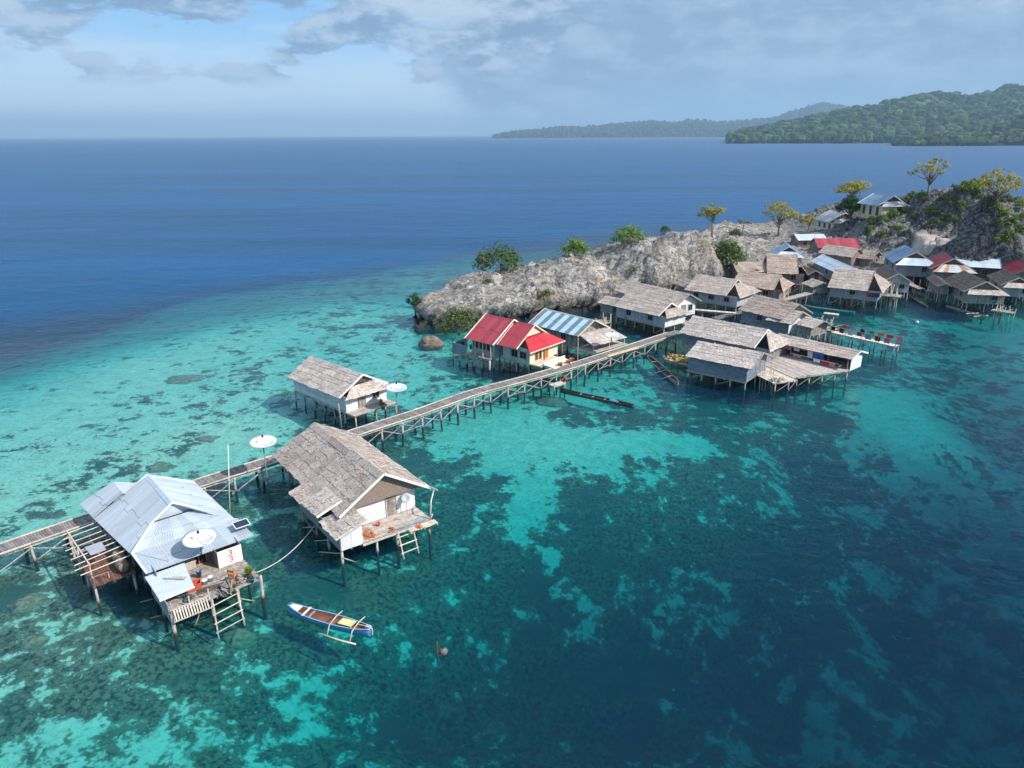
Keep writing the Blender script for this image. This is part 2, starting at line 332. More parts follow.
mixn=t.math('ADD',t.math('MULTIPLY',n1,.42),t.math('ADD',t.math('MULTIPLY',n2,.36),t.math('MULTIPLY',n3,.22)))
s_=t.math('ADD',t.math('SUBTRACT',t.math('ADD',mixn,t.math('MULTIPLY',t.math('SUBTRACT',cva,.34),.46)),.5),t.math('MULTIPLY',heads,.34))
cm=t.ss(s_,-.03,.055)
sand=t.mix(t.ss(n2,.35,.7),(.70,.66,.52),(.50,.49,.37))
sand=t.mix(t.math('MULTIPLY',t.ss(n3,.46,.68),.55),sand,(.34,.34,.25))
cor=t.mix(t.ss(n3,.36,.62),(.04,.036,.026),(.27,.20,.11)); cor=t.mix(t.math('MULTIPLY',t.ss(heads,.02,.22),.7),cor,t.mix(t.ss(n3,.4,.6),(.19,.145,.08),(.36,.28,.15)))
cor=t.mix(t.ss(n1,.50,.64),cor,(.085,.105,.075))
b=t.bsdf(t.mix(cm,sand,cor),1.,0,0.); MT['seabed']=t.m
tag(gridmesh('seabed',X,Y,Z,MT['seabed'],{'cov':cov}),kind='structure')
bed=(gx,gy,Z)
def bedz(x,y):
    i=int(np.clip(np.searchsorted(gx,x),0,len(gx)-1)); j=int(np.clip(np.searchsorted(gy,y),0,len(gy)-1)); return float(Z[j,i])

# ------------------------------------------------------------------ sea
t=NT('sea_water')
pos=t.obj((1,1,1)); geo=t.n('ShaderNodeNewGeometry')
w1=t.noise(t.obj((.55,.9,1)),1.,4,.6,.4); w2=t.noise(t.obj((.16,.28,1)),1.,3,.5,.3); w3=t.noise(t.obj((.030,.05,1)),1.,3,.5)
w0=t.noise(t.obj((1.5,2.4,1)),1.,3,.6,.5); w1=t.math('ADD',w1,t.math('MULTIPLY',w0,.32)); hgt=t.math('ADD',t.math('MULTIPLY',w1,.26),t.math('ADD',t.math('MULTIPLY',w2,.34),t.math('MULTIPLY',w3,.8)))
calm=t.noise(t.obj((.0016,.010,1)),1.,4,.6)                     # wind lanes and slicks
bp=t.n('ShaderNodeBump'); bp.inputs['Distance'].default_value=1.; t.l(hgt,bp.inputs['Height'])
t.l(t.math('ADD',t.math('MULTIPLY',t.ss(calm,.38,.62),.34),.42),bp.inputs['Strength'])
dp=t.n('ShaderNodeVectorMath',operation='DOT_PRODUCT'); t.l(bp.outputs[0],dp.inputs[0]); t.l(geo.outputs['Incoming'],dp.inputs[1])
cs=t.math('ABSOLUTE',dp.outputs['Value']); fr=t.math('POWER',t.math('SUBTRACT',1.,cs,True),5.)
la,lb=at(0,338),at(560,247); ln_=math.hypot(lb[0]-la[0],lb[1]-la[1]); nx_,ny_=-(lb[1]-la[1])/ln_,(lb[0]-la[0])/ln_
sx=t.n('ShaderNodeSeparateXYZ'); t.l(pos,sx.inputs[0]); wob=t.math('MULTIPLY',t.math('SUBTRACT',t.noise(t.obj((.03,.03,1)),1.,3),.5),22.)
off=t.math('ADD',t.math('ADD',t.math('MULTIPLY',t.math('SUBTRACT',sx.outputs[0],la[0]),nx_),t.math('MULTIPLY',t.math('SUBTRACT',sx.outputs[1],la[1]),ny_)),wob)
op=t.math('MAXIMUM',t.ss(off,-14,22),t.ss(sx.outputs[1],205,270))   # 0 inside the sheltered reef, 1 on the open, choppy sea
fr=t.math('MULTIPLY',t.math('ADD',t.math('MULTIPLY',fr,.98),.02),t.math('SUBTRACT',.75,t.math('MULTIPLY',op,.50)))
tr=t.n('ShaderNodeBsdfTransparent'); df=t.n('ShaderNodeBsdfDiffuse'); t.l(t.mix(op,(.003,.11,.25),(.001,.165,.42)),df.inputs[0])
gl=t.n('ShaderNodeBsdfGlossy'); gl.inputs['Roughness'].default_value=.24; gl.inputs[0].default_value=(1,1,1,1); t.l(bp.outputs[0],gl.inputs['Normal'])
m1=t.n('ShaderNodeMixShader'); t.l(t.math('ADD',t.math('MULTIPLY',op,t.math('ADD',t.math('MULTIPLY',t.ss(calm,.34,.66),.16),.19)),.12),m1.inputs[0]); t.l(tr.outputs[0],m1.inputs[1]); t.l(df.outputs[0],m1.inputs[2])
t.l(t.math('ADD',t.math('MULTIPLY',op,.30),.13),gl.inputs['Roughness'])   # calm inside the reef, choppy outside
m2=t.n('ShaderNodeMixShader'); t.l(fr,m2.inputs[0]); t.l(m1.outputs[0],m2.inputs[1]); t.l(gl.outputs[0],m2.inputs[2]); t.l(m2.outputs[0],t.out.inputs[0])
va=t.n('ShaderNodeVolumeAbsorption'); A=(.56,.104,.092); va.inputs['Density'].default_value=.56; va.inputs[0].default_value=tuple(1-a/.56 for a in A)+(1,)
t.l(va.outputs[0],t.out.inputs['Volume']); MT['sea']=t.m
mb=MB(); mb.box((0,11500,-25),(52000,29000,50),0,.5); sea=mb.build('sea',MT['sea']); tag(sea,kind='structure')

HAZE=True
if HAZE:
    t=NT('air'); pv=t.n('ShaderNodeVolumePrincipled'); pv.inputs['Color'].default_value=(.52,.78,1.,1); pv.inputs['Density'].default_value=1.05e-4; pv.inputs['Anisotropy'].default_value=.1
    t.l(pv.outputs[0],t.out.inputs['Volume'])
    mb=MB(); mb.box((0,11400,224),(54000,30000,552),0,.5); tag(mb.build('haze',t.m),kind='stuff')

# ------------------------------------------------------------------ rocky islet
TC=[(405,326,0),(425,299,3.8),(450,304,3.2),(500,312,2.6),(545,307,2.5),(590,300,2.4),(470,310,2.8),(470,276,5.),(520,266,5.5),(480,292,4.4),(540,285,5.),(580,258,7.5),(600,275,6.5),(640,242,10),(620,285,3.2),(650,262,8.5),(690,226,13),(705,240,11),(690,262,6.5),(728,236,9),(740,255,4),(745,240,4.5),(770,245,3.2),(790,236,2.8),(760,262,2.5),
(800,232,2.2),(828,230,3.6),(850,225,4.5),(870,220,9.2),(860,222,8.5),(882,219,10),(893,215,10.5),(910,200,13.5),(935,190,16.5),(965,183,18.5),(990,190,19),(1020,200,19),(1060,190,21),(890,240,5.5),(920,235,7.5),(950,245,5.5),(980,225,11),(1020,235,10),(870,255,2.8),(900,258,2.8),(960,258,3),(1010,262,3),(1060,262,3.2),(845,245,2.6),(820,250,2.4),(740,275,1.5),(780,285,1.4),(820,290,1),(870,285,1),(860,270,2),(930,275,1.2),(980,285,1),(1010,290,1),(712,268,4),(1060,285,1.2),(900,270,2.)]
tp=np.array([at(a,b,c) for a,b,c in TC]); tz=np.array([c for a,b,c in TC],float)
COAST=[(-18.6,117),(-15.5,112.5),(-8,113.5),(-1,117),(9,122),(18,128),(26,133),(36,139),(46,143),(54,146),(63,146),(72,148),(80,149),(86,146),(92,142),(100,138),(115,134),(150,132),(240,150),(260,260),(170,290),(120,275),(92,246),(76,236),(62,226),(50,205),(42,180),(30,164),(14,152),(2,146),(-7,139),(-14,130),(-18.5,123)]
def sdist(X,Y,P):
    ins=np.zeros(X.shape,bool); d=np.full(X.shape,1e9)
    for (a,b),(c,e) in zip(P,P[1:]+P[:1]):
        ux,uy=c-a,e-b; tt=np.clip(((X-a)*ux+(Y-b)*uy)/(ux*ux+uy*uy),0,1)
        d=np.minimum(d,np.hypot(X-a-tt*ux,Y-b-tt*uy))
        cnd=((b>Y)!=(e>Y)); xi=a+(Y-b)*ux/(uy if uy else 1e-9); ins^=cnd&(X<xi)
    return np.where(ins,d,-d)
tx=np.arange(-28,262,.55); ty=np.arange(102,296,.55); TX,TY=np.meshgrid(tx,ty)
sdw=sdist(TX+fbm(TX/5,TY/5,3,4)*2.6,TY+fbm(TX/5,TY/5,8,4)*2.6,COAST)
num=0;den=0
for (a,b),h in zip(tp,tz):
    w_=1/((TX-a)**2+(TY-b)**2+6)**1.7; num=num+w_*h; den=den+w_
H0=num/den
steep=2.6+3.2*sm(60,75,TX)+1.5*sm(140,150,TY)                        # undercut cliff at the tip, gentler inland shore
prof=sm(-.6,1,sdw/steep)
rug=sm(2.6,5.5,H0)*.85+.15
H=H0*prof+(1-prof)*(-2.5-.3*np.clip(-sdw,0,6))
rk=ridged(TX/7,TY/7,2,5); r2=ridged(TX/2.1,TY/2.1,6,4); lay=ridged(TX/11+fbm(TX/6,TY/6,1,3)*.4,TY/4.5,5,4)
r3=np.abs(vn(TX/1.3,TY/1.3,9)); rug=rug*(1+.5*sm(74,92,TX)); H=H+rug*prof*(rk*.5+r2*.5+lay*.35+fbm(TX/14,TY/14,1,3)*.7-.2)+(rug*.8+.2)*prof*((r3-.3)*.95+vn(TX*1.1,TY*1.1,7)*.3)
stp=H/1.3; H=np.where(rug>.5,(np.floor(stp)+sm(.25,.75,stp-np.floor(stp)))*1.3*.4+H*.6,H)
dark=sm(70,95,TX)*sm(168,158,TY*0+150+TX*0)                        # plain mask of the eastern hill: greyer rock, also darkened as cloud shade
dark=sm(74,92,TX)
gyy,gxx=np.gradient(sdw,.55); gn=np.hypot(gxx,gyy)+1e-6; under=2.6*np.exp(-((H-.3)/1.3)**2)*(sdw<6)*sm(70,40,TX)
hx=TX+gxx/gn*under+rug*prof*fbm(TX/2.5,TY/2.5,H/2.5,3)*1.1; hy=TY+gyy/gn*under+rug*prof*fbm(TX/2.5,TY/2.5,H/2.5+40,3)*1.1
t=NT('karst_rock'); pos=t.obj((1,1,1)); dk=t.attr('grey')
a=t.noise(pos,.32,7,.66,.5); f=t.noise(pos,1.5,6,.7,.3); g=t.noise(pos,.11,4,.55); mu=t.noise(t.obj((.8,.8,2.5)),1.,5,.65)
c=t.mix(t.ss(a,.38,.64),(.25,.23,.21),(.50,.465,.42)); c=t.mix(t.ss(f,.58,.72),c,(.66,.64,.60))
c=t.mix(t.math('MULTIPLY',t.ss(f,.50,.36),.85),c,(.075,.073,.07))
c=t.mix(t.math('MULTIPLY',t.ss(g,.52,.64),.55),c,(.30,.245,.18)); c=t.mix(t.math('MULTIPLY',t.ss(mu,.60,.70),.6),c,(.11,.13,.055))
grey_shade=t.mix(t.ss(f,.38,.66),(.05,.05,.053),(.30,.295,.285)); grey_shade=t.mix(t.math('MULTIPLY',t.ss(mu,.54,.64),.75),grey_shade,(.075,.10,.04))  # grey hill rock, its tones lowered so the colour carries the cloud's shade
c=t.mix(dk,c,grey_shade)
for sc_,w_ in ((.28,.030),(.9,.045)):                                   # open fissures
    cr_=t.math('ABSOLUTE',t.math('SUBTRACT',t.noise(pos,sc_,6,.62,.8),.5)); c=t.mix(t.math('MULTIPLY',t.ss(cr_,w_,.004),.62),c,(.05,.048,.047))
c=t.mix(t.attr('cut'),c,t.mix(t.ss(a,.35,.65),(.36,.31,.27),(.52,.47,.42)))
tc=t.n('ShaderNodeTexCoord'); sp=t.n('ShaderNodeSeparateXYZ'); t.l(tc.outputs['Object'],sp.inputs[0])
c=t.mix(t.ss(t.math('ADD',sp.outputs[2],t.math('MULTIPLY',f,1.2)),1.1,2.),(.05,.048,.042),c)   # tide-wet band
b=t.bsdf(c,.95,0,.1); t.bump(b,f,.9,.35); MT['rock']=t.m
# bare pale cut face under the hill
for z_ in np.arange(20,0,-.1):
    bx,by=at(938,243,z_); i_,j_=int((bx-tx[0])/.55),int((by-ty[0])/.55)
    if 0<=i_<len(tx) and 0<=j_<len(ty) and H[j_,i_]>=z_: break
cut=np.exp(-(((TX-bx)/7)**2+((TY-by)/6)**2)); cut=sm(.42,.6,cut+fbm(TX/5,TY/5,4,3)*.25)
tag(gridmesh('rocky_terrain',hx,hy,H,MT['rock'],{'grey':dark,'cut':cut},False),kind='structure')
def ground(x,y):
    i=int(np.clip(round((x-tx[0])/.55),0,len(tx)-1)); j=int(np.clip(round((y-ty[0])/.55),0,len(ty)-1)); return float(H[j,i])
def onground(px,py):
    """first place the sight line through a photo point meets the terrain"""
    z=24.
    while z>0:
        x,y=at(px,py,z)
        if tx[0]<x<tx[-1] and ty[0]<y<ty[-1] and ground(x,y)>=z: return x,y,ground(x,y)
        z-=.1
    x,y=at(px,py,0); return x,y,max(ground(x,y),0)

# ------------------------------------------------------------------ far hills with their forest
def hillrange(name,prof,dist0,dist1,step,mat,canopy,ntree,fname,flabel,crown,base_px):
    prof=sorted(prof); az_=np.array([(p[0]-512)/FPX for p in prof]); elv=np.array([(134.5-p[1])/FPX for p in prof])
    u=np.arange(az_[0],az_[-1]+.001,step/dist1); dd=np.arange(dist0-160,dist1*1.25,step*1.6)
    U,D=np.meshgrid(u,dd)
    wob=fbm(U*dist1/400,U*0,3,4)*.35*(dist1-dist0)
    top=np.maximum(np.interp(U,az_,elv)*dist1+CAMH*.9-crown*1.2,1.)*.69
    top=top*(1+.22*fbm(U*22,U*0,6,5))
    s=np.clip((D-dist0-wob*.35)/(dist1-dist0),-.2,3)
    XX,YY=U*D,D*np.sqrt(1+0*U)
    sh=np.where(s<1,np.sin(np.clip(s,0,1)*PI/2)**.9,np.cos(np.clip((s-1)/2.2,0,1)*PI/2))
    hh=top*sh+np.clip(sh,0,1)*(ridged(XX/330,YY/330,1,4)*.17*top*np.clip(1.4-s,0.15,1))+fbm(XX/90,YY/90,2,3)*top*.035*np.clip(sh*3,0,1)
    hh=np.where(s<=0,-4,hh+1.5)
    tag(gridmesh(name,XX,YY,hh,mat),kind='structure')
    mb=MB(); n=0
    ok=np.argwhere((s>0.004)&(s<1.12)); ok=ok[RNG.integers(0,len(ok),ntree)]
    for j,i in ok:
        r=crown*(rnd(.4,1.)+.9*random.random()**4); x,y=XX[j,i]+rnd(-step,step),YY[j,i]+rnd(-step,step)
        mb.ball((x,y,hh[j,i]+r*.55),(r,r,r*rnd(.7,1.25)),5,4,None,.28)
    tag(mb.build(fname,canopy),flabel,'forest',None,'stuff')
cn=mk('forest_canopy',(.055,.095,.032),(.022,.045,.02),(.012,.012,.012),1.,1.1,.95,(.095,.125,.05),.004,.56,0)
cn2=mk('far_forest_canopy',(.035,.062,.034),(.025,.048,.03),(.01,.01,.01),1.,.7,.95,None,.5,.6,0)
hillrange('hills',[(722,134.3),(738,129),(760,125),(790,117),(815,112),(850,104),(880,98),(905,93),(925,90),(950,93),(975,87),(1000,89),(1030,86),(1080,80),(1140,78)],2300,3400,13,cn,cn,14000,'hillside_forest','dark green forest covering the broad hills on the right shore',11.5,0)
hillrange('hills',[(880,146),(905,138),(930,131),(960,126),(985,118),(1010,110),(1040,104),(1100,98)],1750,2150,9,cn,cn,3500,'headland_forest','greener forest on the nearer low headland at the right edge',8,0)
hillrange('hills',[(498,134.3),(512,131),(535,128),(560,125),(580,126),(610,121),(640,119.5),(665,121),(690,119),(715,120.5),(740,118),(765,113),(790,103),(805,101),(822,105),(845,108),(880,112)],6500,8200,32,cn2,cn2,5000,'far_ridge_forest','hazy blue forest on the distant ridge along the horizon',13,0)
# ------------------------------------------------------------------ roof, wall and post builders (all in a thing's own frame: x along the ridge)
def lerp(a,b,t): return a+(b-a)*t
def thatch_slope(mb,e0,e1,r1,r0,row=.8,pan=1.05,th=.05,seed=0):
    """rows of palm-leaf panels from the eave e0-e1 up to the ridge r0-r1, each lapping over the one below"""
    e0,e1,r0,r1=map(Vector,(e0,e1,r0,r1)); n=(e1-e0).cross(r0-e0).normalized()
    ln=max((e1-e0).length,(r1-r0).length); sl=((r0-e0).length+(r1-e1).length)/2
    nr=max(2,round(sl/row)); npn=max(1,round(ln/pan))
    for j in range(nr):
        t0=j/nr; t1=min(1,(j+1.28)/nr); off=rnd(-.3,.3)/npn
        cuts=[0]+[min(.995,max(.005,(i+rnd(-.16,.16))/npn+off)) for i in range(1,npn)]+[1]
        for a,b in zip(cuts,cuts[1:]):
            if b-a<.004: continue
            m=max(2,int((b-a)*ln/.35)); lift=.028+rnd(0,.035); jl=rnd(-.05,.03)/sl*1.2
            lo=[];hi=[]
            for k in range(m+1):
                u=lerp(a,b,k/m); tt=t0+jl-abs(rnd(0,.14))/sl
                lo.append(lerp(lerp(e0,e1,u),lerp(r0,r1,u),tt)+n*(lift+rnd(0,.03)))
                hi.append(lerp(lerp(e0,e1,u),lerp(r0,r1,u),t1)+n*(.012+rnd(0,.012)))
            vs=lo+hi+[p-n*th for p in lo]; q=m+1
            fs=[(k,k+1,q+k+1,q+k) for k in range(m)]+[(2*q+k,2*q+k+1,k+1,k) for k in range(m)]
            mb.add(vs,fs)
            for _ in range(int((b-a)*ln*5)):                       # loose fronds
                u=rnd(a,b); tt=t0+rnd(-.10,.75)/nr; w_=rnd(.03,.09)/ln; l_=rnd(.25,.6)/sl; sk=rnd(-.05,.05)/ln; hh=lift+rnd(.02,.06)
                q_=[lerp(lerp(e0,e1,u+i_*w_+k_*sk),lerp(r0,r1,u+i_*w_+k_*sk),max(tt+k_*l_,-.05))+n*(hh-.03*k_) for i_,k_ in ((-1,0),(1,0),(.6,1),(-.6,1))]
                mb.add(q_,[(0,1,2,3)],rnd(0,1.15))
    mb.slab([e0,e1,r1,r0],.05,.3)
def tin_slope(mb,e0,e1,r1,r0,pitch=.2,sheet=.9,amp=.012,alt=False,th=.02):
    e0,e1,r0,r1=map(Vector,(e0,e1,r0,r1)); n=(e1-e0).cross(r0-e0).normalized()
    ln=max((e1-e0).length,(r1-r0).length); m=max(4,int(ln/pitch*2)); per=max(2,int(sheet/pitch*2))
    kinds={}
    for k in range(m):
        s=k//per
        if s not in kinds: kinds[s]=(s%2)*.9+.05 if alt else random.random()
        a,b=k/m,(k+1)/m; ha,hb=amp*(k%2*2-1),amp*((k+1)%2*2-1)
        q=[lerp(e0,e1,a)+n*ha,lerp(e0,e1,b)+n*hb,lerp(r0,r1,b)+n*hb,lerp(r0,r1,a)+n*ha]
        h_=.46+.05*math.sin(s*2.3); lo=q[:2]+[lerp(q[1],q[2],h_+.03),lerp(q[0],q[3],h_+.03)]; up=[lerp(q[0],q[3],h_)+n*.028,lerp(q[1],q[2],h_)+n*.028,q[2]+n*.01,q[3]+n*.01]
        for g_,dv in ((lo,0.),(up,.12 if not alt else 0.)):
            mb.add(g_+[p-n*(th+.02) for p in g_],[(0,1,2,3),(7,6,5,4),(1,0,4,5),(3,2,6,7)],kinds[s]+dv*math.sin(s*3.7))
def slope(kind,mb,*q,**k):
    if kind.startswith('thatch') : thatch_slope(mb,*q)
    else: tin_slope(mb,*q,alt=(kind=='tin_stripe'))
def boards(mb,p,q,z0,z1,th=.05,w=.24,horiz=False,top=None):
    """a wall of boards from p to q; top(t) gives a sloping head"""
    p=Vector((p[0],p[1],0)); q=Vector((q[0],q[1],0)); L=(q-p).length; rz=math.atan2(q.y-p.y,q.x-p.x)
    if horiz:
        n=max(1,round((z1-z0)/w)); h=(z1-z0)/n; c=(p+q)/2
        m=max(1,round(L/2.6))
        for i in range(n):
            for j in range(m):
                a=lerp(p,q,j/m); b=lerp(p,q,(j+1)/m); cc_=(a+b)/2
                mb.box((cc_.x,cc_.y,z0+h*(i+.5)),(L/m-.006,th+rnd(-.008,.008),h-.012),rz)
    else:
        n=max(1,round(L/w))
        for i in range(n):
            c=lerp(p,q,(i+.5)/n); zt=z1 if top is None else top((i+.5)/n)
            mb.box((c.x,c.y,(z0+zt)/2),(L/n-.012,th+rnd(-.008,.008),zt-z0),rz)
def stilt(par,x,y,z0,z1,r=.09,mat='stilt',lean=.06):
    mb=MB(); a,b=rnd(-lean,lean),rnd(-lean,lean)
    mb.tube([(x+a,y+b,z0),(x+a*.4+rnd(-.03,.03),y+b*.4+rnd(-.03,.03),lerp(z0,z1,.5)),(x,y,z1)],[r*1.15,r*1.02,r*.9],7)
    return mb.build('stilt',MT[mat],par,True)
def opening(par,name,x,y,z,w,h,rz,leaf='dark',frame='wood',out=.05,label=None):
    """a framed door or window standing a little proud of its wall; rz = direction the wall runs"""
    cr,sr=math.cos(rz),math.sin(rz); nx,ny=sr,-cr
    mb=MB(); mb.box((x+nx*out*.55,y+ny*out*.55,z+h/2),(w,.05,h),rz)
    if leaf not in('dark','glass'):
        for i in (-1,0,1): mb.box((x+nx*(out*.55+.03)+cr*w*.3*i,y+ny*(out*.55+.03)+sr*w*.3*i,z+h/2),(w*.24,.02,h*.96),rz)
    o=mb.build(name,MT[leaf],par,label=label)
    mb=MB(); f=.07
    for sx in (-1,1): mb.box((x+nx*out+cr*sx*(w/2+f/2),y+ny*out+sr*sx*(w/2+f/2),z+h/2),(f,.08,h+2*f),rz)
    mb.box((x+nx*out,y+ny*out,z+h+f/2),(w-.004,.078,f),rz); mb.box((x+nx*out,y+ny*out,z-f/2),(w-.004,.078,f),rz)
    if leaf in('dark','glass') and w>.5: mb.box((x+nx*out,y+ny*out,z+h/2),(.045,.06,h-.004),rz)
    fr=mb.build('frame',MT[frame],o); return o
def platform(par,x0,x1,y0,y1,z,mat='decklight',name='floor',along='y',gap=.2,joist=True):
    mb=MB()
    if along=='y':
        n=max(1,round((x1-x0)/gap))
        for i in range(n):
            a=lerp(x0,x1,(i+.5)/n); mb.box((a,(y0+y1)/2+rnd(-.04,.04),z-.03),((x1-x0)/n-.022,y1-y0+rnd(-.06,.1),.05))
    else:
        n=max(1,round((y1-y0)/gap))
        for i in range(n):
            a=lerp(y0,y1,(i+.5)/n); mb.box(((x0+x1)/2+rnd(-.04,.04),a,z-.03),(x1-x0+rnd(-.06,.1),(y1-y0)/n-.022,.05))
    if joist:
        for y in (y0+.08,(y0+y1)/2,y1-.08): mb.beam((x0,y,z-.13),(x1,y,z-.13),.09,.12)
    return mb.build(name,MT[mat],par)
def brace(par,a,b,w=.07,mat='stilt'):
    mb=MB(); mb.tube([a,b],[w/2*1.1,w/2],6); return mb.build('brace',MT[mat],par)

def solve(ra,rb,e,ze,pitch,L=None,hw=None):
    zr=ze+2.
    for _ in range(40):
        A=at(*ra,zr);B=at(*rb,zr);E=at(*e,ze); d=(B[0]-A[0],B[1]-A[1]); n=math.hypot(*d); d=(d[0]/n,d[1]/n)
        h=abs((E[0]-A[0])*d[1]-(E[1]-A[1])*d[0])
        if hw: h=hw
        zr=lerp(zr,ze+pitch*min(h,6.5),.4)
    return A,B,d,n,h,zr
HOUSES={}
def house(name,label,ra,rb,e,ze,zf,roof='thatch',wall='greywhite',pitch=.55,L=None,hw=None,ends='apron',ap=1.3,k=.5,board='wood',groundz=None,
          win=2,door=True,frontwall=None,ov=.55,stilts=True,group='stilt houses of the village',apron=None,hz=False,walls=True,cat='house',tall=False,wingp=False,doorleaf='wood',rearap=False,deckfront=0.,sd=0,rz=None):
    random.seed(sd or sum(map(ord,name+label)))
    A,B,d,n,h,zr=solve(ra,rb,e,ze,pitch,L,hw)
    if L: # keep the front end, cut or stretch the back
        A=(B[0]-d[0]*L,B[1]-d[1]*L); n=L
    if rz is not None:
        B=A
        d=(math.cos(rz),math.sin(rz)); B=(A[0]+d[0]*L,A[1]+d[1]*L)
    c=((A[0]+B[0])/2,(A[1]+B[1])/2)
    T=thing(name,label,cat,(c[0],c[1],0),math.atan2(d[1],d[0]),group); HOUSES[label]=T
    x0,x1=-n/2,n/2; xf=x1+(ap if ends=='apron' else 0)
    # roof
    mb=MB()
    for s in (-1,1):
        q=[(x0,s*h,ze),(x1,s*h,ze),(x1,0,zr),(x0,0,zr)]
        if s>0: q=[q[1],q[0],q[3],q[2]]
        slope(roof,mb,*q)
    tha=roof.startswith('thatch')
    if tha:
        m=max(2,int(n/1.0))
        for i in range(m):
            a,b=lerp(x0,x1,i/m)-.04,lerp(x0,x1,(i+1)/m)+.04; dz=rnd(0,.05)
            for s in (-1,1): 
                q=[(a,s*.42,zr-.42*(zr-ze)/h+.06+dz),(b,s*.42,zr-.42*(zr-ze)/h+.06+dz),(b,0,zr+.1+dz),(a,0,zr+.1+dz)]
                if s>0:q=[q[1],q[0],q[3],q[2]]
                mb.slab(q,.05)
    rf=mb.build('roof',MT[roof],T)
    if not tha:
        mb=MB()
        for s in (-1,1):
            q=[(x0-.02,s*.22,zr-.22*(zr-ze)/h+.035),(x1+.02,s*.22,zr-.22*(zr-ze)/h+.035),(x1+.02,0,zr+.055),(x0-.02,0,zr+.055)]
            if s>0:q=[q[1],q[0],q[3],q[2]]
            mb.slab(q,.012,.5)
        mb.build('ridge_cap',MT[roof if roof!='tin_stripe' else 'tin_grey'],rf)
    # bargeboards
    for xx,nm in ((x1+.03,1),(x0-.03,0)):
        if not nm and tha: continue
        for s in (-1,1):
            mb=MB(); mb.beam((xx,s*.03,zr+.04),(xx,s*(h+.02),ze+.0),.045,.2); mb.build('bargeboard',MT[board],T)
    wx0,wx1,wy=x0+.35,xf-.65,h-ov
    wt=lambda y: ze+(zr-ze)*(1-abs(y)/h)-.09
    aw=apron or roof
    def endap(xe,sgn):
        za=ze+(zr-ze)*(1-k); ya=h*k
        q=[(xe+sgn*ap,-h*.99,ze-.12),(xe+sgn*ap,h*.99,ze-.12),(xe-sgn*.02,ya,za-.04),(xe-sgn*.02,-ya,za-.04)]
        if sgn<0: q=[q[1],q[0],q[3],q[2]]
        mb=MB(); slope(aw,mb,*q); mb.build('apron_roof',MT[aw],T)
        q=[(xe-sgn*.22,-ya,za),(xe-sgn*.22,ya,za),(xe-sgn*.22,0,zr-.06)]
        if sgn<0:q=q[::-1]
        mb=MB(); mb.slab(q,.05); mb.build('gable',MT['darkwood' if board!='cream' else 'cream'],T)
    if ends=='apron': endap(x1,1)
    if rearap: endap(x0,-1); wx0=x0-ap+.65
    if walls:
        fw=frontwall or wall; zt=ze-.02
        # long walls
        mb=MB(); hd=wt(wy)
        for s in (-1,1): boards(mb,(wx0,s*wy),(wx1,s*wy),zf,min(hd,ze+.25) if ends!='apron' else min(hd,ze-.0),.05,.26,hz)
        back=(lambda t: wt(lerp(-wy,wy,t))) if not rearap else None
        boards(mb,(wx0+.03,-wy+.03),(wx0+.03,wy-.03),zf,ze-.05,.05,.26,hz and back is None,back)
        mb.build('wall',MT[wall],T)
        mb=MB()
        if ends=='apron': boards(mb,(wx1-.03,-wy+.03),(wx1-.03,wy-.03),zf,ze-.06,.05,.26,False)
        else: boards(mb,(wx1-.03,-wy+.03),(wx1-.03,wy-.03),zf,ze,.05,.26,False,(lambda t: wt(lerp(-wy,wy,t))-.02))
        mb.build('front_wall',MT[fw],T)
        H_=ze-zf
        for i in range(win):
            x=lerp(wx0,wx1,(i+.6)/(win+.25)); opening(T,'window',x,-wy-.02,zf+H_*(.3 if tall else .38),.85,H_*(.58 if tall else .42),0,'dark','wood')
        if door:
            opening(T,'door',wx1,-wy*.25,zf+.04,.85,min(1.75,H_-.2),PI/2,doorleaf,'wood')
            if wy>1.8: [opening(T,'window',wx1,wy*q_,zf+H_*(.3 if tall else .4),.8,H_*(.58 if tall else .4),PI/2,'dark','wood') for q_ in ((.3,.72) if tall else (.45,))]
    xx1=wx1+(deckfront or .02)
    platform(T,wx0-.1,xx1,-wy-.12,wy+.12,zf-.005,'decklight')
    if stilts:
        nx=max(2,round((xx1-wx0)/2.1)); ny=3 if wy>1.6 else 2
        for i in range(nx+1):
            for j in range(ny):
                x=lerp(wx0+.1,xx1-.12,i/nx); y=lerp(-wy,wy,j/(ny-1))
                X_=c[0]+x*d[0]-y*d[1]; Y_=c[1]+x*d[1]+y*d[0]
                g=max(bedz(X_,Y_),ground(X_,Y_) if tx[0]<X_<tx[-1] and ty[0]<Y_<ty[-1] else -9) if groundz is None else groundz
                if g<zf-.3: stilt(T,x,y,max(g-.4,-5),zf-.17,rnd(.075,.11))
        if zf<3:
            for i in range(0,nx,2):
                xa,xb=lerp(wx0+.1,xx1-.12,i/nx),lerp(wx0+.1,xx1-.12,(i+1)/nx); brace(T,(xa,-wy-.09,.25),(xb,-wy-.09,zf-.25))
    T['_dims']=(x0,x1,h,ze,zr,wy); T.pop('_dims')
    return T,dict(x0=x0,x1=x1,xf=xf,h=h,ze=ze,zr=zr,wy=wy,wx0=wx0,wx1=wx1,zf=zf,c=c,d=d)
def inframe(T,x,y,z):
    rz=T.rotation_euler.z; return (T.location.x+x*math.cos(rz)-y*math.sin(rz),T.location.y+x*math.sin(rz)+y*math.cos(rz),T.location.z+z)

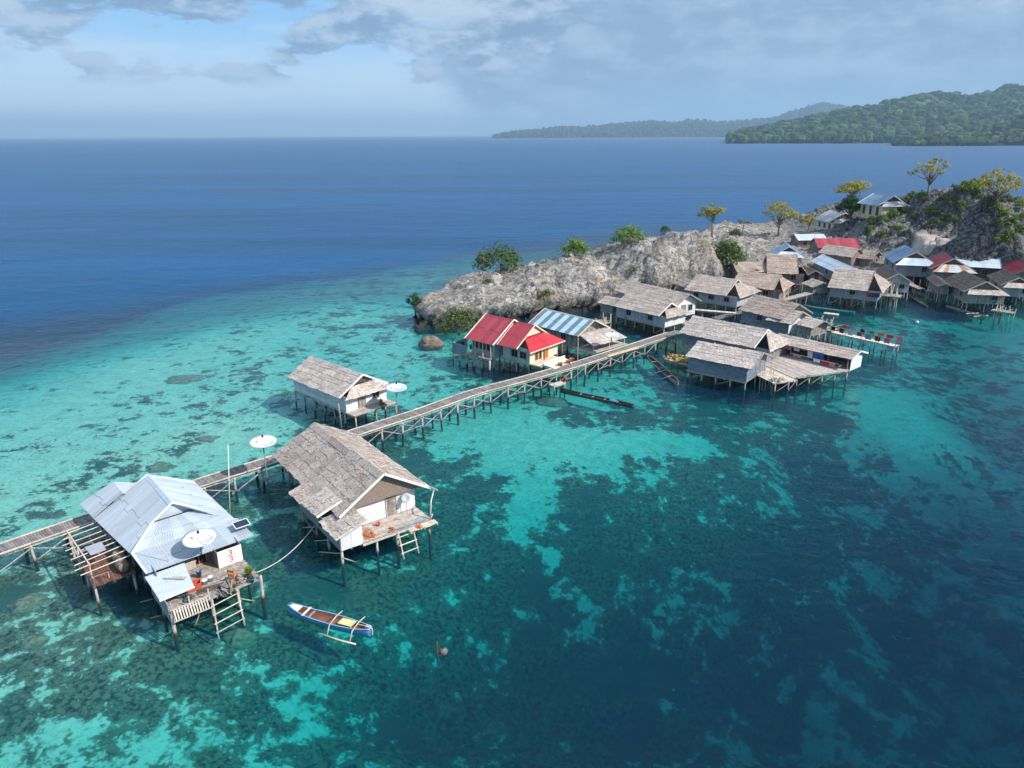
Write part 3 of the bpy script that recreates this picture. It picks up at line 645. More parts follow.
# ------------------------------------------------------------------ long boardwalk
ZW=1.75
WP=[(-60,569),(0,550),(45,533.5),(86.8,520),(194,485),(244,469),(275,459.5),(353,433.5),(420,412),(475,392),(525,379),(577,364.5),(620,350.5),(660,337.5),(680,331)]
pts=[Vector((*at(a,b,ZW),ZW)) for a,b in WP]
for i in range(1): pts=[pts[0]]+[p*1 for p in pts[1:]]
def polyline(pts,step):
    out=[];acc=0
    for a,b in zip(pts,pts[1:]):
        L=(b-a).length; t=acc
        while t<L: out.append((a.lerp(b,t/L),(b-a).normalized())); t+=step
        acc=t-L
    return out
BW=thing('boardwalk','long grey plank boardwalk on crossed wooden posts linking the stilt houses to the village','boardwalk',(*pts[1][:2],0))
o0=Vector((pts[1].x,pts[1].y,0))
def sect(seq): return seq
mb=MB(); hwid=.88
pl=polyline(pts,.19)
ds=[p[1] for p in pl]
for i,(p,dv) in enumerate(pl):
    dsm=sum(ds[max(0,i-8):i+9],Vector()).normalized(); rz=math.atan2(dsm.y,dsm.x)
    var=.95 if random.random()<.05 else None
    mb.box((p.x-o0.x,p.y-o0.y,ZW-.03+rnd(-.008,.008)),(.166,hwid*2+rnd(-.06,.06),.05),rz,var)
mb.build('deck',MT['deck'],BW)
rp=polyline(pts,2.6)
for s in (-1,1):
    mb=MB()
    for (p,dv),(q,dv2) in zip(rp,rp[1:]):
        na=Vector((-dv.y,dv.x,0)); nb=Vector((-dv2.y,dv2.x,0))
        mb.beam(p-o0+na*s*(hwid-.05)+Vector((0,0,.06)),q-o0+nb*s*(hwid-.05)+Vector((0,0,.06)),.11,.08)
    mb.build('edge_rail',MT['palewood'],BW)
    mb=MB()
    for (p,dv),(q,dv2) in zip(rp,rp[1:]):
        na=Vector((-dv.y,dv.x,0)); nb=Vector((-dv2.y,dv2.x,0))
        mb.beam(p-o0+na*s*(hwid-.16)+Vector((0,0,-.15)),q-o0+nb*s*(hwid-.16)+Vector((0,0,-.15)),.1,.17)
    mb.build('stringer',MT['palewood'],BW)
for i,(p,dv) in enumerate(rp):
    nv=Vector((-dv.y,dv.x,0)); a=p-o0+nv*.72; b=p-o0-nv*.72
    for q in (a,b):
        g=bedz(p.x,p.y); stilt(BW,q.x,q.y,max(g,-4)-.5,ZW-.24,rnd(.085,.125),lean=.12).name='post'
    mb=MB(); mb.beam(a+nv*.15+Vector((0,0,-.30)),b-nv*.15+Vector((0,0,-.30)),.09,.13); mb.build('crossbeam',MT['palewood'],BW)
    if i+1<len(rp):
        (p2,d2)=rp[i+1]; n2=Vector((-d2.y,d2.x,0)); b2=p2-o0-n2*.78; a2=p2-o0+n2*.78; b_=b-nv*.08
        if i%2 or random.random()<.5: brace(BW,b_+Vector((0,0,-1.5)),b2+Vector((0,0,-.35)),.085)
        else: brace(BW,b_+Vector((0,0,-.35)),b2+Vector((0,0,-1.5)),.085)
        if random.random()<.5: brace(BW,b_+Vector((0,0,-.4 if i%2 else -1.5)),b2+Vector((0,0,-1.45 if i%2 else -.4)),.075)
        if i%3==0: brace(BW,b_+Vector((0,0,-1.25)),b2+Vector((0,0,-1.2)),.075)
        if i%3==1: brace(BW,a+nv*.08+Vector((0,0,-1.4)),a2+Vector((0,0,-.35)),.08)

# ------------------------------------------------------------------ village houses
VG='thatched and tin roofed houses of the village'
H3,g3=house('thatched_house','small pale thatched stilt house alone on the left of the boardwalk',(310.3,356.4),(363,375),(284.5,376),3.45,1.75,'thatch_pale','palewhite',.55,frontwall='white',win=0,k=.5,ap=1.0,deckfront=1.7,group='houses over the water beside the boardwalk',board='white',rearap=False,hz=True)
R1,gr1=house('red_roofed_house','larger red roofed stilt house with a porch at the back of the red pair',(486,314),(514,320),(452,335),3.9,1.85,'tin_red','greywhite',.62,ends='plain',win=3,group='houses over the water beside the boardwalk',board='white',ov=1.0,door=False)
R2,gr2=house('red_roofed_house','smaller red roofed house with cream front wall and bright red porch roof',(515.5,321.5),(535,325.4),(493,343.6),3.75,1.85,'tin_red','greywhite',.62,ends='apron',win=0,frontwall='cream',group='houses over the water beside the boardwalk',board='cream',k=.55,ap=2.2,apron='tin_redb',ov=.8,door=False)
B1,gb1=house('tin_roofed_house','stilt house with blue and grey striped tin roof behind the boardwalk',(545,308.6),(594.6,320.4),(523,322),3.6,1.85,'tin_stripe','wood',.5,ends='plain',win=2,group='houses over the water beside the boardwalk',board='palewood')
V1,gv1=house('thatched_house','long thatched house with a lower front wing against the grey cliff',(627,280.5),(690,294.5),(611,290),4.1,2.0,'thatch','greywhite',.5,win=1,group=VG,ends='plain',frontwall='white',ov=.7)
V1b,gv1b=house('thatched_house','low white walled thatched wing with two dark windows in front of the long cliff house',(626,294),(671.5,303.5),(616,306.5),3.3,1.6,'thatch','greywhite',.5,win=2,group=VG,k=.5,ap=1.6,frontwall='white',board='white',door=False)
V2,gv2=house('thatched_house','thatched house with white plank wall and open porch below the green tree',(697,274.5),(738,280),(689.5,290.5),3.9,2.2,'thatch','greywhite',.5,win=3,group=VG,k=.25,ap=2.6,board='palewood',door=False)
V3,gv3=house('thatched_hut','small dark gabled thatched hut wedged between two thatched houses at the cliff foot',(683,277.5),(694,281.5),(676,284),3.6,2.2,'thatch','wood',.6,win=0,group=VG,ends='plain')
V4,gv4=house('thatched_house','broad thatched house where the boardwalk reaches the village',(693,316),(768,330),(674,331.5),3.3,1.7,'thatch_pale','bluegrey',.5,win=0,group=VG,k=.12,ap=2.2,board='white',hz=True)
V5,gv5=house('thatched_house','low thatched house with blue grey plank wall at the water front',(698,341.5),(764,353.5),(687,356.5),3.2,1.35,'thatch_pale','bluegrey',.34,win=0,group=VG,ends='plain',hz=True,door=False,ov=.3)
V7,gv7=house('thatched_house','rust streaked thatched house in the middle of the village front',(755,295),(799,304.5),(745.5,311),3.6,1.8,'thatch_rust','bluegrey',.5,win=1,group=VG,ends='plain',hz=True)
V7b,gv7b=house('thatched_house','blue grey house front with patched pale thatch and a white end board',(777,308),(803,312.5),(767.5,320),3.2,1.6,'thatch_pale','bluegrey',.4,win=0,group=VG,ends='plain',hz=True,frontwall='white',door=False)
Va,_=house('tin_roofed_house','gabled house with light blue tin roof at the back below the rock flat',(784,241.5),(789.5,247),(770,252),5,2.6,'tin_blue','brownwall',.6,L=6,win=1,group=VG,apron='tin_white',board='tin_white')
Vb,_=house('thatched_house','square brown thatched house directly below the light blue gable',(766.5,254),(797,255),(765,273),4.2,2.2,'thatch_rust','brownwall',.5,win=2,group=VG,ends='apron',k=.3,ap=1.8)
Vc,_=house('thatched_house','brown walled thatched house with rusty patched roof behind the open porch',(739,271.5),(781,275.5),(754,288),3.9,2.1,'thatch_rust','brownwall',.45,win=2,group=VG,ends='apron',k=.2,ap=1.6)
Vd,_=house('thatched_house','low brown thatched roof beside the green tree at the rock edge',(732,262.5),(763,262),(733,272.5),4.2,2.4,'thatch_rust','brownwall',.45,win=0,group=VG,ends='plain')
Ve,gve=house('thatched_house','thatched house with grey tin walls above the teal canoe',(835.7,268),(875,271.5),(828,287),3.5,1.9,'thatch','tinwall',.5,win=1,group=VG,k=.15,ap=2.4,door=False)
Vf,_=house('tin_roofed_house','narrow house whose pale tin roof runs down toward the water between thatched roofs',(816,251.5),(856,268.5),(821,266),3.9,2.0,'tin_white','tinwall',.6,L=17,win=1,group=VG,ends='plain',board='white')
Vg,_=house('thatched_house','dark gabled brown thatched house in front of the bright red roof',(846,247.5),(826,245),(842,256),4.4,2.4,'thatch','brownwall',.6,L=8,win=1,group=VG,ends='plain')
Vh,_=house('red_roofed_house','house with one long bright red tin roof at the back of the village',(814,238.5),(856,238.5),(815,248),5,2.8,'tin_red','brownwall',.5,win=2,group=VG,ends='plain')
Vi,_=house('tin_roofed_house','long low house with white tin roof behind the bright red roof',(794,234.5),(824,234.2),(794.5,240.5),4.8,2.8,'tin_white','brownwall',.4,win=2,group=VG,ends='plain')
Vj,gj=house('bungalow','cream bungalow with grey tin roof on the flat by the sea',(825.5,206),(833.5,213),(815.5,219),7.2,4.4,'tin_grey','cream',.55,L=8,hw=4.4,rz=R(-84),win=3,group='plastered houses on the rock',k=.6,ap=1.6,board='white',doorleaf='dark',stilts=False,ov=.8)
Vk,gk=house('bungalow','yellow plastered house with blue grey tin roof high on the rock slope',(870,190.5),(876.5,196),(856,205),12.8,9.4,'tin_blue','yellowwall',.55,L=8,hw=4.2,rz=R(-80),win=3,group='plastered houses on the rock',k=.55,ap=1.5,board='white',doorleaf='dark',apron='tin_grey',ov=.8,tall=True)
Vl,_=house('thatched_hut','small flat brown thatched hut between the red roof and the dark hill',(864,250),(879,251.5),(858,258),4.0,2.2,'thatch_rust','brownwall',.4,win=0,group=VG,ends='plain')
Vm,_=house('thatched_house','dark thatched house with long pale bargeboard sloping to the water',(880,260.5),(899,274),(864,268),3.7,1.9,'thatch_dark','greywhite',.6,L=10,win=1,group=VG,ends='plain',board='palewood')
Vn,_=house('tin_roofed_house','house with blue tin and pale tin front apron below the bare cut rock face',(905.5,246),(916.5,252.5),(889,260),4.6,2.2,'tin_blue','tinwall',.55,L=10,win=2,group=VG,k=.5,ap=2.0,apron='tin_white',board='palewood')
Vo,_=house('tin_roofed_house','house with maroon tin roof and rust streaked front apron',(945.4,253.5),(954.5,259),(929,268.5),4.3,2.0,'tin_maroon','wood',.55,L=9,win=1,group=VG,k=.5,ap=2.2,apron='tin_rust',board='palewood')
Vp,_=house('tin_roofed_house','long house with pale grey tin roof at the foot of the hill',(955,256),(1000,258.2),(962,266.5),4.4,2.2,'tin_white','darkwood',.5,win=2,group=VG,ends='plain')
Vq,gq=house('thatched_house','dark thatched house with a matting gable and pale front panel at the right shore',(967,272.5),(987,282),(955,287),3.6,1.9,'thatch_dark','wood',.55,L=11,win=2,group=VG,k=.75,ap=1.8,apron='thatch_pale',board='palewood')
Vr,_=house('thatched_house','dark thatched house with pale bargeboards beside the right picture edge',(1004,268.5),(1020,278),(990,278),3.7,1.9,'thatch_dark','greywhite',.55,L=10,win=1,group=VG,k=.6,ap=1.4,apron='thatch_pale',board='palewood')
Vs,_=house('tin_roofed_house','house with dark maroon tin roof cut by the right picture edge',(1016,257.5),(1034,267),(1002,267),4.6,2.2,'tin_maroon','wood',.55,L=10,win=1,group=VG,ends='plain')
Vt,_=house('shed','low dark plank roofed shed wedged left of the dark matting gable house',(929,271),(946,284),(924,276),3.3,1.9,'thatch_dark','wood',.4,L=9,win=0,group=VG,ends='plain',cat='shed')

Vu,_=house('thatched_hut','small dark plank hut in the shaded alley left of the pale tin roof',(803,266),(816,271),(800,272),3.8,2.2,'thatch_dark','darkwood',.5,win=0,group=VG,ends='plain')
Vw,_=house('thatched_hut','brown thatched lean-to hut left of the tin walled house over the dark alley',(812,279),(824,283),(806,285),3.2,2.0,'thatch','wood',.35,win=0,group=VG,ends='plain')

Vx,_=house('thatched_hut','low open hut with grey patched roof between the rusty house and the laundry jetty',(806,317),(824,321.5),(799,325),2.9,1.6,'thatch_pale','wood',.35,win=0,group=VG,ends='plain',door=False)
Vy,_=house('thatched_hut','small brown thatched porch hut at the left end of the long cliff house',(606,296),(622,299.5),(600,303),3.0,1.7,'thatch','wood',.4,win=0,group=VG,ends='plain',door=False)
Vz,_=house('thatched_hut','rust brown thatched hut under the green tree behind the white plank house',(741,266),(757,269),(738,271.5),4.0,2.4,'thatch_rust','brownwall',.45,win=0,group=VG,ends='plain',door=False)
# ------------------------------------------------------------------ front house with the pale blue tin roof
random.seed(21)
FG='houses over the water beside the boardwalk'
def poly(par,name,mat,q,th=.05): mb=MB(); mb.slab(q,th); return mb.build(name,MT[mat],par)
def ladder(par,a,b,c,d,n,mat='palewood',r=.05):
    """rails a-b and c-d with n rungs"""
    a,b,c,d=map(Vector,(a,b,c,d)); mb=MB()
    mb.tube([a,b],r,6); mb.tube([c,d],r,6)
    for i in range(n):
        t=(i+.6)/(n+.35); e=(a.lerp(b,t)-c.lerp(d,t)).normalized()*.12
        mb.tube([a.lerp(b,t)+e,c.lerp(d,t)-e],r*.85,6)
    return mb.build('ladder',MT[mat],par)
O1=(-21.44,37.87); r1=math.atan2(-.7594,.6506)
H1=thing('tin_roofed_house','large stilt house with pale blue tin roof and cluttered kitchen deck in the left foreground','house',(*O1,0),r1,FG)
mb=MB()
tin_slope(mb,(-13.6,-1.2,3.15),(-7.6,-.55,3.15),(-7.6,2.92,5.42),(-13.6,2.92,5.42))
tin_slope(mb,(-7.6,-.55,3.15),(-6.15,-.4,3.15),(-7.58,1.42,4.43),(-7.6,1.42,4.43))
tin_slope(mb,(-6.15,6.72,3.15),(-15.2,6.5,3.15),(-13.6,2.93,5.42),(-7.6,2.93,5.42))
tin_slope(mb,(-16.9,-1.5,3.15),(-13.55,-1.2,3.15),(-13.3,.95,4.6),(-15.9,.85,4.6))
tin_slope(mb,(-13.5,3.0,3.7),(-16.2,2.9,3.7),(-15.9,.86,4.6),(-13.3,.96,4.6))
rf1=mb.build('roof',MT['tin'],H1)
mb=MB(); mb.slab([(-13.65,2.66,5.30),(-7.58,2.66,5.30),(-7.58,2.92,5.475),(-13.65,2.92,5.475)],.015,.5); mb.slab([(-7.58,3.18,5.30),(-13.65,3.18,5.30),(-13.65,2.925,5.475),(-7.58,2.925,5.475)],.015,.5)
mb.build('ridge_cap',MT['tin_white'],rf1)
mb=MB(); tin_slope(mb,(-5.95,-.42,3.42),(-5.95,6.72,3.42),(-7.5,4.5,4.42),(-7.5,1.42,4.42)); mb.build('apron_roof',MT['tin_front'],H1)
mb=MB(); tin_slope(mb,(-3.62,-.22,2.98),(-3.62,6.95,2.98),(-6.0,6.76,3.44),(-6.0,-.44,3.44)); mb.build('apron_roof',MT['tin_front'],H1)
poly(H1,'gable','tin',[(-7.72,1.5,4.4),(-7.72,4.4,4.4),(-7.72,2.92,5.36)])
for p,q in (((-7.56,2.92,5.47),(-7.5,1.42,4.47)),((-7.56,2.93,5.47),(-7.5,4.5,4.47)),((-7.5,1.42,4.46),(-6.0,-.43,3.46)),((-6.0,-.43,3.45),(-3.62,-.22,3.0)),((-13.62,2.92,5.44),(-13.62,.95,4.2))):
    mb=MB(); mb.beam(p,q,.12,.1); mb.build('bargeboard',MT['white'],H1)
mb=MB(); boards(mb,(-15.6,.25),(-3.1,.25),1.75,3.12); boards(mb,(-15.6,5.75),(-3.1,5.75),1.75,3.1); boards(mb,(-15.57,.3),(-15.57,5.7),1.75,3.1); mb.build('wall',MT['tinwall'],H1)
mb=MB(); boards(mb,(-3.08,4.12),(-3.08,5.8),1.75,3.0,.05,.6); fw1=mb.build('front_wall',MT['white'],H1)
mb=MB()
for zz in (2.68,2.18):
    arc=[(-3.03,4.98+.13*math.cos(a),zz+.10+.09*math.sin(a)) for a in np.linspace(2.4,-1.4,7)]+[(-3.03,4.98+.13*math.cos(a),zz-.10+.09*math.sin(a)) for a in np.linspace(1.4,-2.4,7)]
    mb.tube(arc,.022,5)
mb.build('painted_marks',plain('red_paint',(.65,.05,.05)),fw1)
mb=MB(); boards(mb,(-4.6,.3),(-4.6,4.1),1.75,3.0,.05,.26); boards(mb,(-4.6,4.12),(-3.12,4.12),1.75,3.0,.05,.26); mb.build('kitchen_wall',MT['brownwall'],H1)
opening(H1,'door',-4.6,3.3,1.77,.9,1.1,PI/2,'dark','orangewood')
mb=MB(); mb.box((-4.35,2.2,2.35),(.5,1.6,.06)); mb.box((-4.35,2.2,2.05),(.46,1.5,.5)); mb.build('counter',MT['palewood'],H1)
for i,(a,b,r,m) in enumerate(((-4.5,1.75,.17,'dark'),(-4.5,2.35,.2,'dark'),(-4.5,2.05,.13,'white'))):
    mb=MB(); mb.lathe([(0,.0),(r*.9,.01),(r,.05),(r*.98,.06),(r*.85,.03),(0,.025)],(-4.56,b,2.72 if i<2 else 2.5),14,None,(1,0,0)); o=mb.build('hanging_pan' if i<2 else 'hanging_plate',MT[m],None,True)
    o.location=(*O1,0); o.rotation_euler=(0,0,r1)
    tag(o,('small black pan on the kitchen wall under the blue tin eave','larger black pan on the kitchen wall nearer the kitchen door','white plate on the kitchen wall below the black pans')[i],'pan' if i<2 else 'plate')
mb=MB(); tin_slope(mb,(-.85,-.28,2.45),(-.95,1.85,2.45),(-3.5,2.1,2.86),(-3.5,-.4,2.86)); mb.build('lean_to_roof',MT['tin'],H1)
mb=MB(); mb.beam((-.83,-.3,2.41),(-.93,1.87,2.41),.06,.09); mb.build('fascia',MT['white'],H1)
mb=MB(); boards(mb,(-4.1,-.03),(-.1,-.03),1.15,2.42,.05,.8,False,lambda t: 2.76-.4*t); mb.build('lean_to_wall',MT['tinwall'],H1)
opening(H1,'window',-2.9,-.06,1.8,.35,.45,0,'dark','wood')
platform(H1,-4.55,.05,-.05,5.85,1.74,'wood','kitchen_deck','y',.17)
platform(H1,-15.7,-4.6,.15,5.85,1.735,'wood','floor')
mb=MB()                                                    # leaning rail of pale slats
for i in range(13):
    y=.2+i*.165; mb.beam((.12,y,2.02),(.42,y,1.42),.085,.03)
mb.beam((.10,.05,2.05),(.10,2.35,2.05),.07,.05); mb.beam((.45,.05,1.38),(.45,2.35,1.38),.07,.05); mb.build('slatted_rail',MT['palewood'],H1)
mb=MB()
for y in (.1,1.2,2.4,): mb.tube([(.0,y,1.7),(-.02,y,2.5)],[.05,.045],6)
mb.build('deck_posts',MT['palewood'],H1)
ladder(H1,(.25,2.5,1.72),(1.25,2.25,-.55),(.2,4.1,1.9),(.95,4.05,-.55),4,'palewood')
for x,y in ((0,.08),(0,2.5),(0,4.2),(0,5.8),(-2.2,.1),(-2.2,3),(-2.2,5.7),(-4.4,.2),(-4.4,3),(-4.4,5.7),(-7,.2),(-7,5.7),(-9.8,.2),(-9.8,3),(-9.8,5.7),(-12.6,.2),(-12.6,5.7),(-15.4,.2),(-15.4,3),(-15.4,5.7)):
    stilt(H1,x,y,-3.2,1.66 if y!=5.8 else 2.0,rnd(.1,.14) if x==0 else .1,lean=.1)
for a,b in (((.06,1.9,1.5),(.1,.95,-.3)),((-2.2,-.05,.45),(-2.2,-.75,.6)),((-4.4,-.05,.5),(-4.4,-.8,.62)),((.06,4.3,.9),(.1,5.5,.1))): brace(H1,a,b,.08)

def placed(name,label,cat,px,py,z,rz=0,group=None): return thing(name,label,cat,(*at(px,py,z),z),rz,group)
def bucket(name,label,px,py,z,mat,r=.16,h=.28,group=None):
    T=placed(name,label,'bucket',px,py,z,0,group); mb=MB(); mb.lathe([(0,0),(r*.78,0),(r,h),(r*1.06,h),(r*.94,h-.01),(r*.74,.03),(0,.03)],(0,0,.0),14); mb.build('body',mat,T,True)
    mb=MB(); mb.tube([(r*math.cos(a),.02,h*.95+r*.4*math.sin(a)-.03) for a in np.linspace(0,PI,8)],.008,5); mb.build('handle',plain('steel',(.4,.4,.4),.4),T,True); return T
WHT=plain('white_plastic',(.8,.8,.78),.4); RED=plain('red_plastic',(.62,.13,.075),.45); BLU=plain('blue_plastic',(.06,.22,.45),.4)
bucket('bucket','white plastic bucket on the kitchen deck beside the red tub',205.5,584,1.75,WHT,.19,.32)
bucket('bucket','white plastic bucket standing to the right of its twin on the kitchen deck',211.2,581,1.75,WHT,.19,.34)
bucket('basin','pale blue basin on the deck corner under the lean-to',181,597,1.75,plain('pale_blue_plastic',(.3,.5,.62),.4),.24,.22)
T=placed('tub','rectangular red plastic tub on the kitchen deck of the blue roofed house','tub',193,589,1.75,r1+PI/2-.25); mb=MB()
for s in (-1,1): mb.box((s*.52,0,.24),(.05,.62,.44),0,None,1); mb.box((0,s*.30,.24),(1.0,.05,.44))
mb.box((0,0,.04),(1.0,.6,.05)); mb.build('body',RED,T)
mb=MB()
for s in (-1,1): mb.box((s*.53,0,.47),(.07,.7,.035)); mb.box((0,s*.32,.472),(1.0,.06,.034))
mb.build('rim',RED,T)
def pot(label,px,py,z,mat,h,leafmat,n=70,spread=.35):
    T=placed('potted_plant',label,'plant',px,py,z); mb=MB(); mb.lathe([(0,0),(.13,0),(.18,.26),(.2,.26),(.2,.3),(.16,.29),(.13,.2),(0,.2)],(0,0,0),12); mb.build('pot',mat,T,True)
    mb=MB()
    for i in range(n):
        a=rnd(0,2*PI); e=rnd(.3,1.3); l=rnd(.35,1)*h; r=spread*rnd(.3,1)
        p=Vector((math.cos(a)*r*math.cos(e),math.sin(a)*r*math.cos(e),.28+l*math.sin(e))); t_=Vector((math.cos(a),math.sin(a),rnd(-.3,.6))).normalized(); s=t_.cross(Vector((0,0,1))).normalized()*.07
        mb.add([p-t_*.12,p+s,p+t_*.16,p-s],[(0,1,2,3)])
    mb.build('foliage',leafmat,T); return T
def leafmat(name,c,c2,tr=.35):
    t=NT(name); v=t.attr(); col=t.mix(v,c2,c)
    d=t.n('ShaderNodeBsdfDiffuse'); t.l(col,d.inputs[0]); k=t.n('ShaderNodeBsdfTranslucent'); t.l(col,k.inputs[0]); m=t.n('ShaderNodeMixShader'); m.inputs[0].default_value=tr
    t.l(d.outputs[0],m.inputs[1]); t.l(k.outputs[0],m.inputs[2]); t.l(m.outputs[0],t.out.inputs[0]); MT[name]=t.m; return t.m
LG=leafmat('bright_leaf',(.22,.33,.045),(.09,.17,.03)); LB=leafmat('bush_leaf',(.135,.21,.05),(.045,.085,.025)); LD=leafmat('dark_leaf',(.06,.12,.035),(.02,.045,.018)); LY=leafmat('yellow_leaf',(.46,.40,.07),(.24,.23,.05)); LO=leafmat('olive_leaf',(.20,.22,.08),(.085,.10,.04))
pot('leafy yellow green plant in a dark pot on the deck corner',249.5,578,1.75,MT['darkwood'],.7,LG)
pot('small plant in a bright blue pot at the right end of the deck',252,582,1.75,BLU,.12,LD,14,.15)
T=placed('firewood_pile','stack of split firewood sticks at the edge of the kitchen deck','firewood',226,592,1.72,r1); mb=MB()
for i in range(34): 
    x,y,z=rnd(-.35,.35),rnd(-.45,.45),.05+.09*(i%5); a=rnd(-.35,.35); l=rnd(.3,.55); mb.tube([(x-l*math.cos(a),y-l*math.sin(a),z),(x+l*math.cos(a),y+l*math.sin(a),z+rnd(-.02,.04))],rnd(.03,.05),5)
tag(mb.build('sticks',MT['wood'],T),kind='stuff')
def chair(label,px,py,z,rz,mat,s=1.):
    T=placed('chair',label,'chair',px,py,z,rz); mb=MB(); mb.box((0,0,.44*s),(.42*s,.42*s,.04)); mb.build('seat',mat,T)
    mb=MB(); mb.box((-.2*s,0,.78*s),(.03,.40*s,.18)); mb.box((-.2*s,0,.56*s),(.028,.40*s,.08)); mb.build('backrest',mat,T)
    for a,b in ((-1,-1),(-1,1),(1,-1),(1,1)): mb=MB(); mb.beam((a*.19*s,b*.19*s,0),(a*.19*s,b*.19*s,(.88 if a<0 else .42)*s),.04); mb.build('leg',mat,T)
chair('orange wooden chair on the kitchen deck beside the leafy plant',234,581,1.75,r1+2.2,MT['orangewood'],1.15)

# open platform with bare rafters on the left of that house
TF=thing('lean_to_frame','unfinished plank platform with bare rafters on the left side of the blue roofed house','platform',(*O1,0),r1)
platform(TF,-10.6,-6.45,-2.95,-.35,1.72,'redwood','floor','x',.2)
mb=MB()
for y in (-2.9,-1.7,-.5): mb.beam((-14,y,1.62),(-6.5,y,1.62),.1,.13)
mb.build('joist',MT['wood'],TF)
for i in range(4): mb=MB(); mb.beam((-13.8+i*.95,-3.05,1.7),(-13.8+i*.95,-.4,1.7),.1,.06); mb.build('floor_plank',MT['wood'],TF)
mb=MB(); mb.beam((-13.6,-3.0,2.72),(-7.6,-2.75,2.72),.09,.11); mb.build('top_beam',MT['palewood'],TF)
for x,y in ((-13.5,-2.98),(-11,-2.9),(-7.7,-2.78)): mb=MB(); mb.tube([(x,y,1.65),(x+.03,y,2.7)],[.055,.05],6); mb.build('upright',MT['palewood'],TF)
for i in range(9):
    x=-13.4+i*.82; mb=MB(); mb.tube([(x,-3.55+rnd(-.15,.1),2.66+rnd(-.05,.05)),(x+rnd(-.1,.1),.2,3.0)],[.04,.035],6); mb.build('rafter',MT['palewood'],TF)
poly(TF,'roof_sheet','tin_grey',[(-10.1,-2.55,2.88),(-8.7,-2.45,2.88),(-8.6,-1.5,2.98),(-10,-1.5,2.98)],.03)
mb=MB(); mb.beam((-6.9,-2.8,2.2),(-6.9,-1.9,2.2),.06); mb.beam((-6.9,-2.8,1.72),(-6.9,-2.8,2.2),.06); mb.beam((-6.9,-1.9,1.72),(-6.9,-1.9,2.2),.06); mb.build('handrail',MT['wood'],TF)
for x,y in ((-13.8,-2.9),(-11.5,-2.9),(-9,-2.9),(-6.7,-2.85),(-13.8,-.6),(-11,-.6),(-8.4,-.6),(-6.6,-.5)): stilt(TF,x,y,-3,1.58,.09)
for i,(x,y,l) in enumerate(((-8.6,-.85,'brown woven barrel nearer the house end of the red plank platform'),(-7.4,-.95,'brown woven barrel at the front of the red plank platform'))):
    T=thing('barrel',l,'barrel',inframe(H1,x,y,1.73),r1); mb=MB(); mb.lathe([(0,-.65),(.3,-.65),(.38,-.3),(.4,0),(.38,.3),(.3,.65),(0,.65)],(0,0,.4),14,None,(1,.05,0)); mb.build('body',MT['matting'],T,True)
    mb=MB()
    for q in (-.42,.42): mb.lathe([(.355,-.03),(.385,-.03),(.385,.03),(.355,.03)],(q,q*.05,.4),14,None,(1,.05,0))
    mb.build('hoop',MT['darkwood'],T)

# satellite dishes
def dish(label,px,py,zc,dia,base=None,tilt=(.12,-.12),mat=None,mesh=False,post=.05,loc=None):
    X_,Y_=at(px,py,zc) if loc is None else loc[:2]; zb=base if base is not None else zc-.5
    T=thing('satellite_dish',label,'dish',(X_,Y_,0),0); n=Vector((tilt[0],tilt[1],1)).normalized(); r=dia/2; c=Vector((0,0,zc)); f=r*.9
    prof=[(0,0)]+[(r*t,(r*t)**2/(4*f)) for t in (.2,.4,.6,.8,1)]
    prof=prof+[(r*1.01,prof[-1][1]+.02)]+[(a*.99,b+.025) for a,b in prof[::-1][1:]]
    mb=MB(); mb.lathe([(max(a,.002),b) for a,b in prof],c,28,None,n); d=mb.build('reflector',mat or MT['dishpaint'],T,True)
    M=Vector((0,0,1)).rotation_difference(n).to_matrix(); mb=MB()
    for k in range(8):
        a=k*PI/4; mb.tube([c+M@Vector((r*t*math.cos(a),r*t*math.sin(a),(r*t)**2/(4*f)+.035)) for t in (.05,.35,.7,1)],.014,4)
    mb.build('rib',MT['tin_grey'],d)
    mb=MB(); top=c+n*f*.8
    for k in range(3):
        a=k*2.1+.3; mb.tube([c+M@Vector((r*.85*math.cos(a),r*.85*math.sin(a),(r*.85)**2/(4*f))),top],.012,4)
    mb.build('strut',MT['tin_grey'],T)
    mb=MB(); mb.lathe([(.001,-.1),(.07,-.1),(.085,.04),(.05,.12),(.001,.12)],top,10,None,n); mb.build('receiver',MT['dark'],T,True)
    mb=MB(); mb.tube([(0,0,zb),(0,0,zc-.02)],post,8); mb.build('mast',plain('dull_steel',(.22,.22,.22),.5),T,True); return T
MT['dishpaint']=mk('dish_paint',(.72,.72,.68),(.62,.62,.58),(1,1,1),2.,.05,.5,(.5,.44,.34),1.1,.62,.05)
MT['dishmesh']=plain('dish_mesh',(.62,.66,.68),.5)
dish('white ribbed satellite dish on the pale blue tin roof with a black receiver',199.5,541.5,4.0,2.15,3.0,(.05,-.1))
dish('rust stained white satellite dish on a mast beside the boardwalk behind the broad thatched house',263,444.5,4.8,2.25,-1.5,(.08,-.1))
dish('pale mesh satellite dish on the porch corner of the small lone thatched house',396,390,3.9,2.3,-.8,(.1,-.1),MT['dishmesh'])
dish('white satellite dish on the patched awning beside the striped tin roof',611.5,336.5,4.3,1.9,2.9,(.08,-.16))
T=thing('solar_panel','small dark solar panel on a bracket over the corner of the pale blue tin roof','solar panel',(*inframe(H1,-4.6,6.5,0)[:2],0),r1); mb=MB(); mb.slab([(-.32,-.5,3.78),(.32,-.5,3.62),(.32,.5,3.62),(-.32,.5,3.78)],.04); mb.build('cell_panel',plain('solar_cell',(.02,.03,.06),.15,spec=.5),T)
mb=MB(); 
for a,b in (((-.34,-.52,3.79),(.34,-.52,3.61)),((.34,-.52,3.61),(.34,.52,3.61)),((.34,.52,3.61),(-.34,.52,3.79)),((-.34,.52,3.79),(-.34,-.52,3.79))): mb.beam(a,b,.05)
